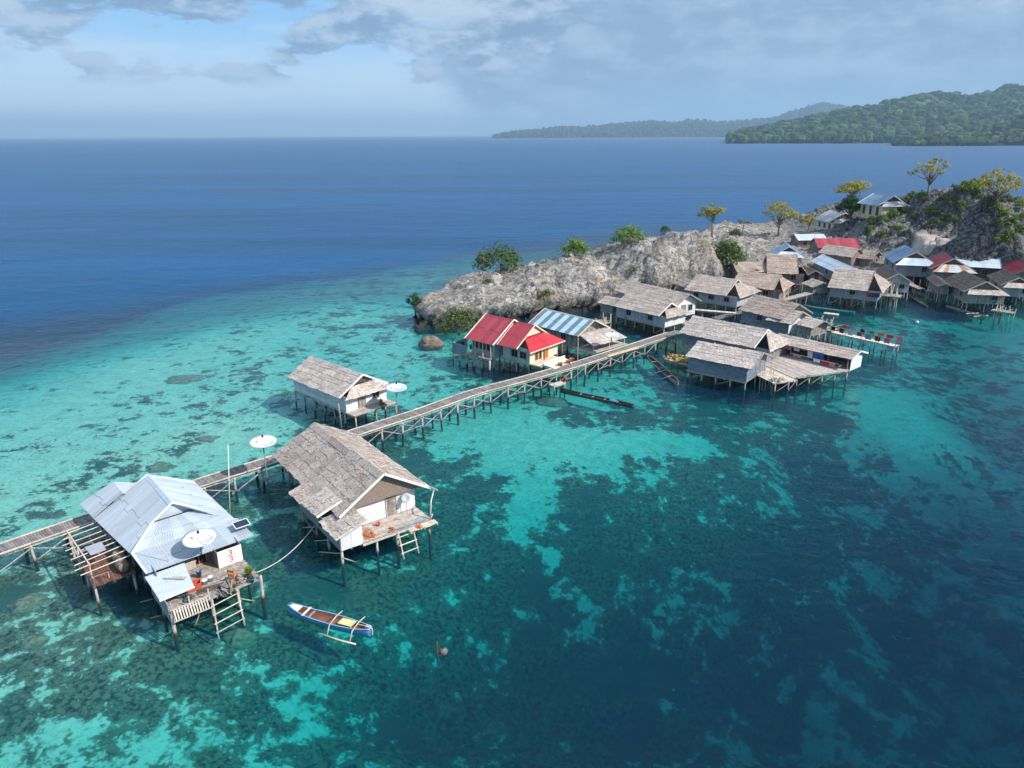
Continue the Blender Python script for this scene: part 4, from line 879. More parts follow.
mb.build('frame',MT['white'],T); mb=MB(); mb.tube([(0,0,3.05),(0,0,3.66)],.03,6); mb.build('bracket',MT['tin_grey'],T)
def pole(name,label,px,py,zt,zb,r=.04,mat='palewood',top=None,cat='pole'):
    X_,Y_=at(px,py,0); X2,Y2=at(*top,zt) if top else (X_,Y_)
    T=MB(); T.tube([(0,0,zb),((X2-X_)*.5,(Y2-Y_)*.5,(zt+zb)/2),(X2-X_,Y2-Y_,zt)],[r,r*.85,r*.7],7); o=T.build(name,MT[mat],None,True); o.location=(X_,Y_,0); tag(o,label,cat); return o
p_=inframe(H1,-4.0,1.3,3.0); mb=MB(); mb.tube([(0,0,0),(-.55,-.35,2.4)],[.028,.02],6); o=mb.build('antenna_pole',MT['palewood'],None,True); o.location=p_; tag(o,'thin leaning antenna pole standing on the front tin apron of the blue roof','pole')
pole('antenna_pole','tall thin white pole beside the boardwalk right of the blue roof',229,521,7.,-.8,.05,'white',(228,444))
pole('lamp_pole','pale post with a small box between the small lone house and the boardwalk',341.5,428,3.9,-.6,.09,'palewood',(338.5,404))
pole('lamp_pole','thin grey pole standing against the boardwalk in front of the striped roof',577,385,6.2,-1,.05,'palewood')

# ------------------------------------------------------------------ broad thatched house
random.seed(33)
O2=at(415,507.5,1.5); r2_=math.atan2(-.802,.597)
H2=thing('thatched_house','broad thatched stilt house with white front wall and veranda in the foreground','house',(*O2,0),r2_,FG)
zr=5.6; ry=-2.9
mb=MB()
thatch_slope(mb,(-4.9,-6.75,3.25),(.8,-6.7,3.25),(.8,ry,zr),(-4.9,ry,zr)); thatch_slope(mb,(.8,1.0,3.3),(-4.9,1.0,3.3),(-4.9,ry+.01,zr),(.8,ry+.01,zr))
thatch_slope(mb,(-13.4,-6.75,3.15),(-4.7,-6.75,3.15),(-4.7,ry+.1,zr-.22),(-12.9,ry+.1,zr-.22)); thatch_slope(mb,(-4.7,1.05,3.2),(-13.3,1.1,3.2),(-12.9,ry+.11,zr-.22),(-4.7,ry+.11,zr-.22))
for a,b,dz in ((-12.95,-8.8,-.2),(-8.9,-4.6,-.17),(-4.95,-2,.02),(-2.1,.85,.06)):
    mb.slab([(a,ry-.5,zr-.26+dz),(b,ry-.5,zr-.26+dz),(b,ry,zr+.09+dz),(a,ry,zr+.09+dz)],.05); mb.slab([(b,ry+.5,zr-.26+dz),(a,ry+.5,zr-.26+dz),(a,ry+.01,zr+.09+dz),(b,ry+.01,zr+.09+dz)],.05)
mb.build('roof',MT['thatch'],H2)
for s,e in ((-1,-6.75),(1,1.05)): mb=MB(); mb.beam((.84,ry+s*.02,zr+.08),(.84,e,3.27),.05,.2); mb.build('bargeboard',MT['white'],H2)
mb=MB(); mb.beam((.45,.85,3.42),(1.75,1.15,3.42),.05,.1); mb.build('eave_pole',MT['palewood'],H2)
poly(H2,'gable','matting',[(.42,-6.3,3.42),(.42,.55,3.42),(.42,ry,zr-.12)],.05)
mb=MB(); boards(mb,(-12.6,-5.7),(-.05,-5.7),1.5,3.5,.05,.3); boards(mb,(-12.6,0),(-.05,0),1.5,3.45,.05,.3); boards(mb,(-12.57,-5.65),(-12.57,-.05),1.5,3.4,.05,.3,False,lambda t: 3.3+2.0*(1-abs(2*t-1))*.9); mb.build('wall',MT['greywhite'],H2)
mb=MB(); boards(mb,(0,-5.72),(0,.02),1.52,3.48,.05,1.2); mb.build('front_wall',MT['white'],H2)
opening(H2,'door',.02,-2.1,1.54,.85,1.72,PI/2,'wood','palewood')
mb=MB(); boards(mb,(-5.7,-7.45),(2.3,-7.45),1.45,2.72,.05,.6); mb.build('side_wall',MT['tinwall'],H2)
mb=MB(); boards(mb,(2.32,-7.42),(2.32,-5.75),1.42,3.0,.05,.85,False,lambda t: 2.72+.4*t); boards(mb,(2.3,-5.72),(.05,-5.72),1.5,3.1,.05,.75); mb.build('lean_to_wall',MT['white'],H2)
opening(H2,'window',-.9,-7.47,1.85,.9,.6,0,'dark','wood')
for a,b,dz,y0,y1 in ((-6.1,-3.1,.12,-5.6,-8.0),(-3.3,-.55,.34,-5.9,-7.95),(-.5,2.62,-.12,-5.35,-7.85)):
    mb=MB(); thatch_slope(mb,(a,y1,2.78+dz),(b,y1,2.78+dz),(b,y0,3.5+dz),(a,y0,3.5+dz),.5,.8); mb.build('lean_to_roof',MT['thatch_pale' if a>-4 else 'thatch'],H2)
mb=MB(); mb.beam((-.5,-5.9,3.82),(-.5,-7.98,3.1),.05,.16); mb.build('bargeboard',MT['white'],H2)
mb=MB(); mb.beam((2.66,-5.4,3.42),(2.66,-7.9,2.66),.05,.13); mb.build('bargeboard',MT['palewood'],H2)
platform(H2,.06,2.42,-5.7,.1,1.5,'decklight','veranda','y',.17); platform(H2,2.45,3.05,-2.1,.35,1.42,'palewood','landing','x',.2)
platform(H2,-12.6,0,-5.75,.05,1.48,'wood','floor'); platform(H2,-5.7,2.3,-7.42,-5.78,1.44,'wood','floor')
mb=MB(); mb.tube([(2.35,.05,1.45),(2.3,.2,3.0),(1.5,.95,3.36)],[.07,.06,.05],7); mb.build('veranda_post',MT['palewood'],H2,True)
mb=MB(); mb.tube([(2.4,.0,1.5),(2.55,.15,2.0)],.05,6); mb.build('veranda_post',MT['palewood'],H2,True)
mb=MB(); mb.beam((2.5,-5.8,1.38),(2.5,.2,1.38),.09,.14); mb.build('edge_beam',MT['palewood'],H2)
ladder(H2,(2.65,-2.95,1.5),(3.55,-3.05,-.35),(2.65,-1.7,1.5),(3.5,-1.75,-.35),3,'palewood',.055)
for x,y in ((2.2,-7.35),(2.3,-4.6),(2.35,-2.9),(2.4,-.1),(-.2,-7.35),(-2.6,-7.35),(-5.4,-7.35),(0,-5.7),(0,-2.8),(0,0),(-3,-5.7),(-3,-.1),(-6.2,-5.7),(-6.2,-2.8),(-6.2,0),(-9.4,-5.7),(-9.4,-2.8),(-9.4,0),(-12.4,-5.7),(-12.4,-2.8),(-12.4,0)):
    stilt(H2,x,y,-4.5,1.36,rnd(.09,.13),lean=.12)
for a,b in (((2.3,-7.4,.85),(2.6,-6.4,.2)),((1.9,-7.4,1.0),(.2,-8.3,.62)),((-.2,-7.4,1.1),(-1.2,-8.1,.8)),((-2.6,-7.4,1.1),(-3.6,-8.1,.85)),((-5.4,-7.4,.9),(-2.6,-7.4,.4))): brace(H2,a,b,.085)
T=thing('satellite_dish','small grey satellite dish on a short pole against the white veranda wall','dish',inframe(H2,.5,-1.0,1.5),r2_); mb=MB(); mb.lathe([(.002,0),(.25,.05),(.42,.14),(.42,.16),(.24,.07),(.002,.02)],(0,0,1.35),18,None,(.5,-.5,.7)); mb.build('reflector',MT['dishmesh'],T,True); mb=MB(); mb.tube([(0,0,0),(0,0,1.35)],.025,6); mb.build('mast',MT['tin_grey'],T,True)
NET=plain('orange_net',(.58,.17,.06),.9,.6)
def heap(name,label,cat,loc,sx,sy,sz,mat,n=46,r=.07):
    T=thing(name,label,cat,loc,r2_); mb=MB()
    for i in range(n):
        a=rnd(0,2*PI); q=math.sqrt(random.random()); x,y=sx*q*math.cos(a),sy*q*math.sin(a); mb.ball((x,y,.03+sz*(1-q*q)*rnd(.3,1)),(r*rnd(.7,1.5),r*rnd(.7,1.5),r*rnd(.6,1)),6,4,None,.25)
    tag(mb.build('lumps',mat,T),kind='stuff'); return T
heap('net_heap','large heap of orange net drying on the veranda beside the lean-to wall','fishing net',inframe(H2,1.7,-4.9,1.5),.55,.5,.3,NET)
heap('net_heap','small clump of orange net in the middle of the veranda edge',"fishing net",inframe(H2,2.0,-3.1,1.5),.35,.2,.15,NET,20)
heap('net_heap','little red brown heap on the outer landing planks','fishing net',inframe(H2,2.75,-1.2,1.43),.28,.2,.12,NET,16)
T=thing('basket','red basket standing on the veranda before the white wall','basket',inframe(H2,.75,-3.7,1.5),0); mb=MB(); mb.lathe([(0,0),(.13,0),(.2,.24),(.21,.24),(.12,.03),(0,.03)],(0,0,0),12); mb.build('body',RED,T,True)
T=thing('drying_rack','orange stick rack leaning beside the lean-to on the veranda','rack',inframe(H2,.5,-5.2,1.5),r2_); mb=MB()
for i in range(6): mb.beam((.1,-.3+i*.13,0),(-.1,-.3+i*.13,.75),.035)
mb.build('slat',MT['orangewood'],T); mb=MB(); mb.beam((.03,-.36,.25),(.03,.42,.25),.05); mb.beam((-.06,-.36,.6),(-.06,.42,.6),.05); mb.build('crossbar',MT['orangewood'],T)
mb=MB(); mb.tube([(2.25,-3.6,1.56),(2.28,-.3,1.56)],.045,6); o=mb.build('pipe',plain('blue_pipe',(.16,.32,.42),.5),None,True); o.location=(*O2,0); o.rotation_euler=(0,0,r2_); tag(o,'long grey blue pipe lying along the veranda edge','pipe')
a=Vector(inframe(H1,-.6,5.8,1.95)); b=Vector(inframe(H2,-2.6,-7.5,1.25)); mb=MB(); mb.tube([a.lerp(b,t)-a-Vector((0,0,1.0*4*t*(1-t)*.55)) for t in np.linspace(0,1,14)],.035,5); o=mb.build('rope',MT['palewood'],None,True); o.location=a; tag(o,'pale rope sagging between the two big foreground houses','rope')

random.seed(5)
T=placed('board_stack','rough brown boards lying along the kitchen deck behind the red tub','planks',213,588,1.76,r1+PI/2-.15); mb=MB()
for i in range(4): mb.box((rnd(-.2,.2),-.2+i*.13,.03+.02*(i%2)),(rnd(1.6,2.3),.12,.04),rnd(-.06,.06))
mb.build('boards',MT['darkwood'],T)
T=placed('board_stack','red brown boards leaning in a heap near the ladder top','planks',233,589,1.8,r1+.5); mb=MB()
for i in range(5): mb.beam((-.5+rnd(-.1,.1),-.2+i*.1,.02),(.5,-.25+i*.11,.35+rnd(0,.3)),.1,.03)
mb.build('boards',MT['redwood'],T)
heap('rubbish_heap','heap of grey brown odds and ends between the ladder and the leafy plant','heap',(*at(241,579,1.76),1.76),.6,.35,.3,MT['wood'],26,.09)
heap('rubbish_heap','heap of dark pots and bags under the lean-to edge beside the pale blue basin','heap',(*at(189,599,1.76),1.76),.45,.3,.3,plain('dark_bag',(.10,.10,.11),.6),16,.1)
bucket('jerrycan','blue plastic drum against the kitchen wall beside the door',199.5,577,1.76,BLU,.17,.5)
T=placed('roof_debris','loose pale stick and narrow board lying on the lean-to tin roof','planks',175,578,2.82,r1+.9); mb=MB(); mb.box((0,0,.02),(1.5,.08,.04)); mb.box((.3,.16,.03),(.9,.12,.03)); mb.build('boards',MT['palewood'],T)
# ------------------------------------------------------------------ lone house porch, red pair, striped house, sheds and decks
random.seed(44)
pot('bushy plant in a pot on the porch of the small lone thatched house',383,409,1.75,RED,.6,LO,90,.5); pot('small plant beside the wall on the lone thatched house porch',381,404,1.75,plain('terracotta',(.45,.17,.08),.8),.4,LB,40,.3)
mb=MB(); platform(H3,g3['wx0']-1.5,g3['wx0']-.15,-.8,.8,1.7,'wood','rear_step')
for y in (-.7,.7): stilt(H3,g3['wx0']-1.4,y,-2,1.6,.09)
# porch of the red pair: veranda slab, pale step ramp, posts
x1=gr2['wx1']; y0=gr2['wy']
platform(R2,x1+.05,x1+1.9,-y0,y0*.6,1.86,'palewood','veranda','y',.3)
mb=MB(); mb.box((x1+1.95,-y0*.1,2.02),(.14,y0*1.5,.34)); mb.build('step',MT['white'],R2)
mb=MB(); mb.slab([(x1+2.05,-y0*.8,1.95),(x1+3.9,-y0*.8,1.72),(x1+3.9,y0*.55,1.72),(x1+2.05,y0*.55,1.95)],.12); mb.build('ramp',MT['cream'],R2)
for y in (-gr2['h']*.1,gr2['h']*.9): mb=MB(); mb.beam((gr2['x1']+2.0,y,1.8),(gr2['x1']+2.0,y,gr2['ze']-.1),.11); mb.build('porch_post',MT['orangewood'],R2)
H_=gr2['ze']-gr2['zf']
for y in (-.55,-.28): opening(R2,'window',x1,y*gr2['wy'],gr2['zf']+.25,.42,H_*.6,PI/2,'glass','orangewood')
opening(R2,'door',x1,.1*gr2['wy'],gr2['zf']+.05,.8,1.7,PI/2,'orangewood','orangewood')
for i in (0,1): opening(R2,'window',lerp(gr2['wx0'],gr2['wx1'],.45+.32*i),-gr2['wy']-.02,gr2['zf']+.55,1.0,.85,0,'dark','wood')
mb=MB(); mb.beam((gr2['x1']+2.22,-gr2['h'],gr2['ze']-.2),(gr2['x1']+2.22,gr2['h'],gr2['ze']-.2),.05,.13); mb.build('fascia',MT['cream'],R2)
platform(R1,gr1['wx0'],gr1['x1']-.4,-gr1['h']-.2,-gr1['wy']-.1,1.84,'wood','side_porch','x')
for i in range(4): mb=MB(); mb.beam((lerp(gr1['wx0'],gr1['x1']-.5,i/3),-gr1['h']+.1,1.85),(lerp(gr1['wx0'],gr1['x1']-.5,i/3),-gr1['h']+.1,gr1['ze']-.05),.09); mb.build('porch_post',MT['palewood'],R1)
mb=MB(); boards(mb,(gr1['wx0']-3.2,-gr1['h']+.3),(gr1['wx0']-.4,-gr1['h']+.3),1.2,2.75,.05,.6); boards(mb,(gr1['wx0']-3.2,-gr1['h']+.35),(gr1['wx0']-3.2,-1.),1.2,2.75,.05,.6); mb.build('fence_wall',MT['bluegrey'],R1)
for i in range(3): stilt(R1,gr1['wx0']-3.1+i*1.3,-gr1['h']+.3,-2.2,1.3,.09)
for i in range(4): stilt(R1,lerp(gr1['wx0'],gr1['x1']-.5,i/3),-gr1['h']-.1,-2.2,1.7,.15)
chair('orange wooden chair on the porch of the smaller red roofed house',545,352,1.88,r1+.4,MT['orangewood'],1.1)
pot('bright green fern in a pot on the side porch of the larger red roofed house',482,349,1.95,MT['darkwood'],.75,LG,80,.55)
pot('olive green plant on the porch rail left of the bright fern',471,349,1.95,MT['darkwood'],.45,LO,60,.5)
pot('low dark green plant at the left end of the red house porch',463,346,1.95,MT['darkwood'],.4,LD,50,.4)
# awning and deck of the striped house
xa=gb1['x1']; mb=MB(); thatch_slope(mb,(xa+2.9,-3.3,2.75),(xa+2.9,3.6,2.75),(xa-.2,3.2,3.75),(xa-.2,-3.,3.75),.6,1.); mb.build('awning',MT['thatch_pale'],B1)
for y in (-3.1,.2,3.4): mb=MB(); mb.tube([(xa+2.7,y,1.7),(xa+2.7,y,2.75)],[.07,.06],6); mb.build('awning_post',MT['palewood'],B1)
platform(B1,xa-.4,xa+3.0,-3.6,3.8,1.8,'decklight','porch')
for y in (-3.3,0,3.5): stilt(B1,xa+2.8,y,-2,1.65,.09)
for nm,px,py,lab in (('tub',560,366,'orange clay tub on the boardwalk edge nearest the cream porch'),('tub',568,363.5,'red brown tub on the boardwalk near the striped house'),('tub',571.5,361.5,'rust red tub farthest right on the boardwalk by the striped house')):
    bucket(nm,lab,px,py,1.76,plain('terracotta',(.45,.17,.08),.8),.34,.42)
T=thing('hanging_bundle','brown bundle of floats hanging under the boardwalk at the small ladder stage','bundle',(*at(563,381,.9),.9)); mb=MB()
for i in range(14): mb.ball((rnd(-.35,.35),rnd(-.25,.25),rnd(-.3,.5)),rnd(.14,.24),7,5,None,.2)
tag(mb.build('floats',plain('red_brown_float',(.30,.10,.06),.8,.5),T),kind='stuff')
P_=at(556,384,1.0); ST=thing('landing_stage','small low landing stage on posts beside the boardwalk','landing stage',(*P_,0),r1+PI/2); platform(ST,-.8,1.2,-.5,.5,1.0,'palewood','deck')
for x in (-.7,1.1):
    for y in (-.4,.4): stilt(ST,x,y,-2.5,1.2,.08)
# loose blond planks drying on the boardwalk
T=thing('plank_stack','blond new planks laid along the boardwalk before the village','planks',(*at(623,352,1.8),1.8),math.atan2(*(lambda a,b:(b[1]-a[1],b[0]-a[0]))(at(600,357,1.8),at(645,344,1.8)))); mb=MB()
for i in range(3): mb.box((rnd(-.3,.3),-.25+i*.24,.04),(6.2,.2,.05))
mb.build('planks',plain('blond_wood',(.70,.52,.30),.7),T)
# patches on village roofs/fronts and the water-front shed with its open deck
V6,g6=house('open_shed','long open fronted shed hung with laundry behind the big work deck',(779,334),(861,351.5),(788,341),3.0,1.5,'thatch','wood',.3,hw=2.2,win=0,group=VG,ends='plain',walls=False,stilts=False,cat='shed',board='white')
mb=MB(); boards(mb,(g6['wx0'],1.3),(g6['wx1'],1.3),1.5,3.1,.05,.26); boards(mb,(g6['wx0'],-1.5),(g6['wx0'],1.3),1.5,3.05,.05,.26); mb.build('wall',MT['darkwood'],V6)
mb=MB(); boards(mb,(g6['wx1']+.3,-1.6),(g6['wx1']+.3,1.4),1.3,3.0,.05,.4); mb.build('end_wall',MT['white'],V6)
for i in range(5): mb=MB(); mb.tube([(lerp(g6['wx0'],g6['wx1'],i/4),-1.75,1.5),(lerp(g6['wx0'],g6['wx1'],i/4),-1.75,3.0)],.06,6); mb.build('shed_post',MT['wood'],V6)
DP=[at(776,383,1.5),at(800,377,1.5),at(850,370.5,1.5),at(858,358,1.5),at(785,350,1.5)]
o_=DP[0]; dx=Vector((DP[2][0]-DP[1][0],DP[2][1]-DP[1][1])); rzd=math.atan2(dx.y,dx.x)
WD=thing('work_deck','wide pale plank work deck on many posts in front of the open laundry shed','deck',(*o_,0),rzd)
def wl(p): 
    a,b=p[0]-o_[0],p[1]-o_[1]; return (a*math.cos(rzd)+b*math.sin(rzd),-a*math.sin(rzd)+b*math.cos(rzd))
L_=[wl(p) for p in DP]; xm=L_[2][0]; ym=max(L_[3][1],L_[4][1])
platform(WD,L_[1][0]-1,xm+.1,min(L_[1][1],L_[2][1]),ym,1.5,'decklight','deck','y',.26); platform(WD,-.2,L_[1][0]-1.05,0.2,ym-1.,1.44,'palewood','side_deck','y',.26)
for i in range(7):
    for j in range(3): stilt(WD,lerp(.2,xm-.1,i/6),lerp(.3 if i<2 else L_[1][1]+.3,ym-.2,j/2),-3.5,1.36,.085,lean=.15)
for i in range(5): brace(WD,(lerp(.2,xm-.1,i/6),.2 if i<2 else L_[1][1]+.2,.2),(lerp(.2,xm-.1,(i+1)/6),.2 if i<1 else L_[1][1]+.2,1.2),.07)
T=thing('log_pile','jumble of pale poles and offcuts on the near corner of the work deck','poles',(*at(778,380,1.5),1.5),rzd); mb=MB()
for i in range(26): 
    a=rnd(0,PI); l=rnd(.4,1.5); x,y,z=rnd(-.8,.8),rnd(-.5,.5),.06+rnd(0,.4); mb.tube([(x-l*math.cos(a)*.5,y-l*math.sin(a)*.5,z),(x+l*math.cos(a)*.5,y+l*math.sin(a)*.5,z+rnd(-.1,.2))],rnd(.03,.07),5)
tag(mb.build('poles',MT['palewood'],T),kind='stuff')
T=thing('pole_tangle','tangle of upright poles between the low thatched house and the work deck','poles',(*at(771,378,1.5),0),rzd); 
for i in range(8): mb=MB(); x=rnd(-1,1);y=rnd(-.6,2.0); mb.tube([(x,y,-.8),(x+rnd(-.3,.3),y+rnd(-.3,.3),rnd(2.6,4.2))],[.06,.045],6); mb.build('pole',MT['palewood'],T)
CL={'red':(.55,.04,.05),'white':(.75,.74,.72),'navy':(.03,.05,.16),'blue':(.05,.13,.40),'pink':(.65,.22,.26),'maroon':(.22,.03,.06),'black':(.025,.025,.03),'green':(.05,.28,.16),'orange':(.62,.2,.05),'grey':(.35,.36,.38)}
CM={k:plain('cloth_'+k,v,.9) for k,v in CL.items()}
def cloth(label,loc,rz,w,h,col,group):
    mb=MB(); n=7; f=[]; vs=[]
    for s in (0,1):
        for j in range(5):
            for i in range(n+1):
                x=w*(i/n-.5); z=-h*j/4; y=.06*math.sin(i*1.7+j*.5)*(.3+j/4)+s*.015; vs.append((x,y,z+.02*math.sin(i*2)))
    q=n+1; N=5*q
    for j in range(4):
        for i in range(n): a=j*q+i; f+=[(a,a+1,a+q+1,a+q),(N+a,N+a+q,N+a+q+1,N+a+1)]
    mb.add(vs,f); o=mb.build('laundry',CM[col],None,True); o.location=loc; o.rotation_euler=(0,0,rz); tag(o,label,'laundry',group); return o
G_='laundry hung in the open shed'
rz6=V6.rotation_euler.z
def shedline(u,z=2.75,y=-1.85): return inframe(V6,lerp(g6['x0'],g6['x1'],u),y,z)
for u,c,w,h,l in ((.08,'white',.9,.35,'white cloth at the left end of the shed laundry line'),(.2,'pink',1.4,.4,'pink cloth strip on the left half of the shed line'),(.33,'white',.8,.35,'white cloth right of the pink strip in the shed'),(.5,'white',.7,.8,'white sheet beside the deep blue cloth in the shed'),(.6,'blue',1.5,.9,'large deep blue cloth in the middle of the open shed')): cloth(l,shedline(u),rz6,w,h,c,G_)
for u,c,w,h,l in ((.62,'white',.9,.4,'white cloth on the low rail below the deep blue cloth'),(.72,'red',1.0,.55,'red and nearest cloth on the low rail at the shed front'),(.8,'pink',.8,.55,'pink cloth right of the red one on the low shed rail'),(.38,'pink',1.2,.3,'pink cloth lying at the left of the low shed rail')): cloth(l,shedline(u,2.15,-2.6),rz6,w,h,c,G_)
mb=MB(); mb.tube([(0,0,0),(L_[2][0]*.55,0,0)],.03,5); o=mb.build('laundry_rail',MT['palewood']); o.location=shedline(.3,2.17,-2.6); o.rotation_euler=(0,0,rz6); tag(o,'low pole rail with hanging clothes at the shed front','rail')
mb=MB(); mb.tube([(-4.5,0,0),(4,0,0)],.025,5); o=mb.build('laundry_line',MT['palewood']); o.location=shedline(.42,2.78); o.rotation_euler=(0,0,rz6); tag(o,'straight laundry line under the eave of the open shed','line')
# laundry jetty
a=Vector((*at(830,331,1.4),0)); b=Vector((*at(897,346,1.4),0)); Lj=(b-a).length; rzj=math.atan2((b-a).y,(b-a).x)
JT=thing('jetty','narrow pale jetty on thin posts carrying laundry rails beyond the work deck','jetty',a,rzj); platform(JT,0,Lj,-.55,.75,1.4,'palewood','deck','y',.25)
for i in range(7):
    for y in (-.45,.65): stilt(JT,lerp(.1,Lj-.1,i/6),y,-3.2,1.3,.075,lean=.15)
for y in (-.5,1.6): mb=MB(); mb.tube([(.3,y,2.35),(Lj,y,2.35)],.035,5); mb.build('rail',MT['wood'],JT)
for i in range(5):
    for y in (-.5,1.6): mb=MB(); mb.tube([(lerp(.3,Lj,i/4),y,-.6 if y>1 else 1.4),(lerp(.3,Lj,i/4),y,2.38)],.04,5); mb.build('rail_post',MT['wood'],JT)
jc=['black','red','maroon','grey','white','black','red','green','grey','orange','maroon','red','pink','pink']
jl=['black shirt at the village end of the jetty rail','red shirt next to the first black shirt on the jetty','maroon cloth left of the grey one on the jetty rail','grey cloth between maroon and white on the jetty rail','white shirt in the middle of the jetty rail','black cloth beside the white jetty shirt','red cloth low beside the middle black cloth','green cloth alone on the back jetty rail','grey cloth right of the green one','orange cloth on the right half of the jetty','maroon cloth right of the orange one','red cloth before the two pink sheets','pink sheet second from the seaward jetty end','pink sheet at the very seaward end of the jetty']
for i,(c,l) in enumerate(zip(jc,jl)):
    y=1.6 if i%2 or i==7 else -.5; u=.35+(Lj-.6)*(i+.5)/len(jc); cloth(l,inframe(JT,u,y,2.36),rzj,rnd(.6,.95),rnd(.5,.85),c,'laundry on the jetty')
# porch laundry of the house above the teal canoe
rze=Ve.rotation_euler.z
for u,c,l in ((.55,'red','red cloth on the porch line of the house above the teal canoe'),(.8,'maroon','maroon cloth on the same porch line beside the red one'),(1.05,'navy','long navy cloth at the end of that porch line'),(1.3,'navy','second navy cloth hanging outermost from the porch')):
    cloth(l,inframe(Ve,gve['x1']+u*1.6-.5,-gve['h']+.35,gve['ze']-.25),rze,.9,.8,c,'laundry on the tin walled house')
mb=MB(); mb.tube([(-1,0,0),(3,0,0)],.03,5); o=mb.build('laundry_line',MT['wood']); o.location=inframe(Ve,gve['x1'],-gve['h']+.35,gve['ze']-.24); o.rotation_euler=(0,0,rze); tag(o,'porch line carrying red and navy cloths above the teal canoe','line')
# pole stage at that porch end
PS=thing('pole_stage','crowded stage of pale crooked poles at the right end of the tin walled house','stage',(*at(890,306,0),0),rze); platform(PS,-1.6,1.6,-1.2,1.4,2.0,'wood','deck')
for i in range(11): mb=MB(); x,y=rnd(-1.7,1.8),rnd(-1.4,1.5); mb.tube([(x,y,-2),(x+rnd(-.2,.2),y+rnd(-.2,.2),1.2),(x+rnd(-.35,.35),y+rnd(-.3,.3),rnd(2.,4.4))],[.09,.08,.06],6); mb.build('pole',MT['palewood'],PS,True)
def stage(label,px,py,zd,w,d,rz,n,hi=3.6,mat='palewood'):
    T=thing('pole_stage',label,'stage',(*at(px,py,zd),0),rz,'ragged stages between the village houses'); platform(T,-w/2,w/2,-d/2,d/2,zd,'wood','deck')
    for i in range(n): mb=MB(); x,y=rnd(-w/2,w/2),rnd(-d/2,d/2); mb.tube([(x,y,-2),(x+rnd(-.2,.2),y+rnd(-.2,.2),zd*.6),(x+rnd(-.3,.3),y+rnd(-.3,.3),rnd(zd+.1,hi))],[.08,.07,.05],6); mb.build('pole',MT[mat],T,True)
    for i in range(3): mb=MB(); a=rnd(0,PI); c=(rnd(-w/3,w/3),rnd(-d/3,d/3)); l=rnd(.6,1.5); mb.beam((c[0]-l*math.cos(a),c[1]-l*math.sin(a),zd+.08),(c[0]+l*math.cos(a),c[1]+l*math.sin(a),zd+rnd(.1,.8)),.08,.05); mb.build('loose_plank',MT[mat],T)
stage('ragged pole stage at the front of the low grey patched hut',826,328,1.6,3.,2.4,r1,9)
stage('plank stage with crooked poles before the open porch of the plank house',757,303,1.9,4,2.5,r1,8)
stage('pole stage under the right end of the brown walled rusty house',779,297,2.0,3.4,2.2,r1,8)
stage('broken pole stage in front of the dark shed at the right shore',936,291,1.8,3.,2.4,r1,8,3.2)
stage('small pole stage before the dark matting gable at the right shore',1003,311,1.5,3.2,1.6,r1,7,2.6)
stage('pale plank stage at the white gable end of the cliff house wing',683,322,1.5,3.2,2.2,r1,6,2.4)
stage('small stage with upright poles at the left end of the long cliff house',601,322,1.7,2.6,2.2,r1,7,3.4)
T=thing('seaweed_rack','low rack heaped with yellow brown seaweed beside the moored canoe under the thatched house','seaweed',(*at(682,361,.7),0),r1); platform(T,-2.6,2.6,-1.1,1.1,.7,'wood','rack')
for i in (-2.2,0,2.2):
    for y in (-.8,.8): stilt(T,i,y,-2,.6,.07)
mb=MB()
for i in range(90): mb.ball((rnd(-2.5,2.5),rnd(-1,1),.78+rnd(0,.35)),(rnd(.12,.28),rnd(.12,.28),rnd(.08,.16)),6,4,None,.3)
tag(mb.build('seaweed',plain('dry_seaweed',(.36,.27,.09),.9,.9),T),kind='stuff')
# footbridges
def bridge(name,label,a,b,z0,z1,w,mat,posts=3):
    A=Vector((*at(*a,z0),z0)); B=Vector((*at(*b,z1),z1)); T=thing(name,label,'footbridge',(A.x,A.y,0),math.atan2(B.y-A.y,B.x-A.x)); L=math.hypot(B.x-A.x,B.y-A.y); mb=MB(); n=int(L/.25)
    for i in range(n): t=(i+.5)/n; mb.box((t*L,rnd(-.03,.03),lerp(z0,z1,t)),(L/n-.02,w,.05))
    for s in (-1,1): mb.beam((0,s*w*.4,z0-.1),(L,s*w*.4,z1-.1),.08,.14)
    mb.build('deck',MT[mat],T)
    for i in range(posts):
        for s in (-1,1): t=(i+.5)/posts; stilt(T,t*L,s*w*.4,-1.5,lerp(z0,z1,t)-.12,.07)
bridge('footbridge','pale plank footbridge between the cliff houses and the front row',(684,308.5),(736,313),1.9,1.9,1.0,'palewood',4)
bridge('footbridge','dark plank ramp rising behind the broad thatched house',(715,318.5),(748,310.5),1.6,2.0,1.6,'deck',3)
bridge('gangway','sloping pale gangway with braces above the teal canoe bow',(778,301),(809,293),1.9,2.2,1.5,'decklight',3)
bridge('gangway','plank walk between the dark houses where the person in red stands',(893,277),(922,289),2.0,2.0,1.4,'wood',4)

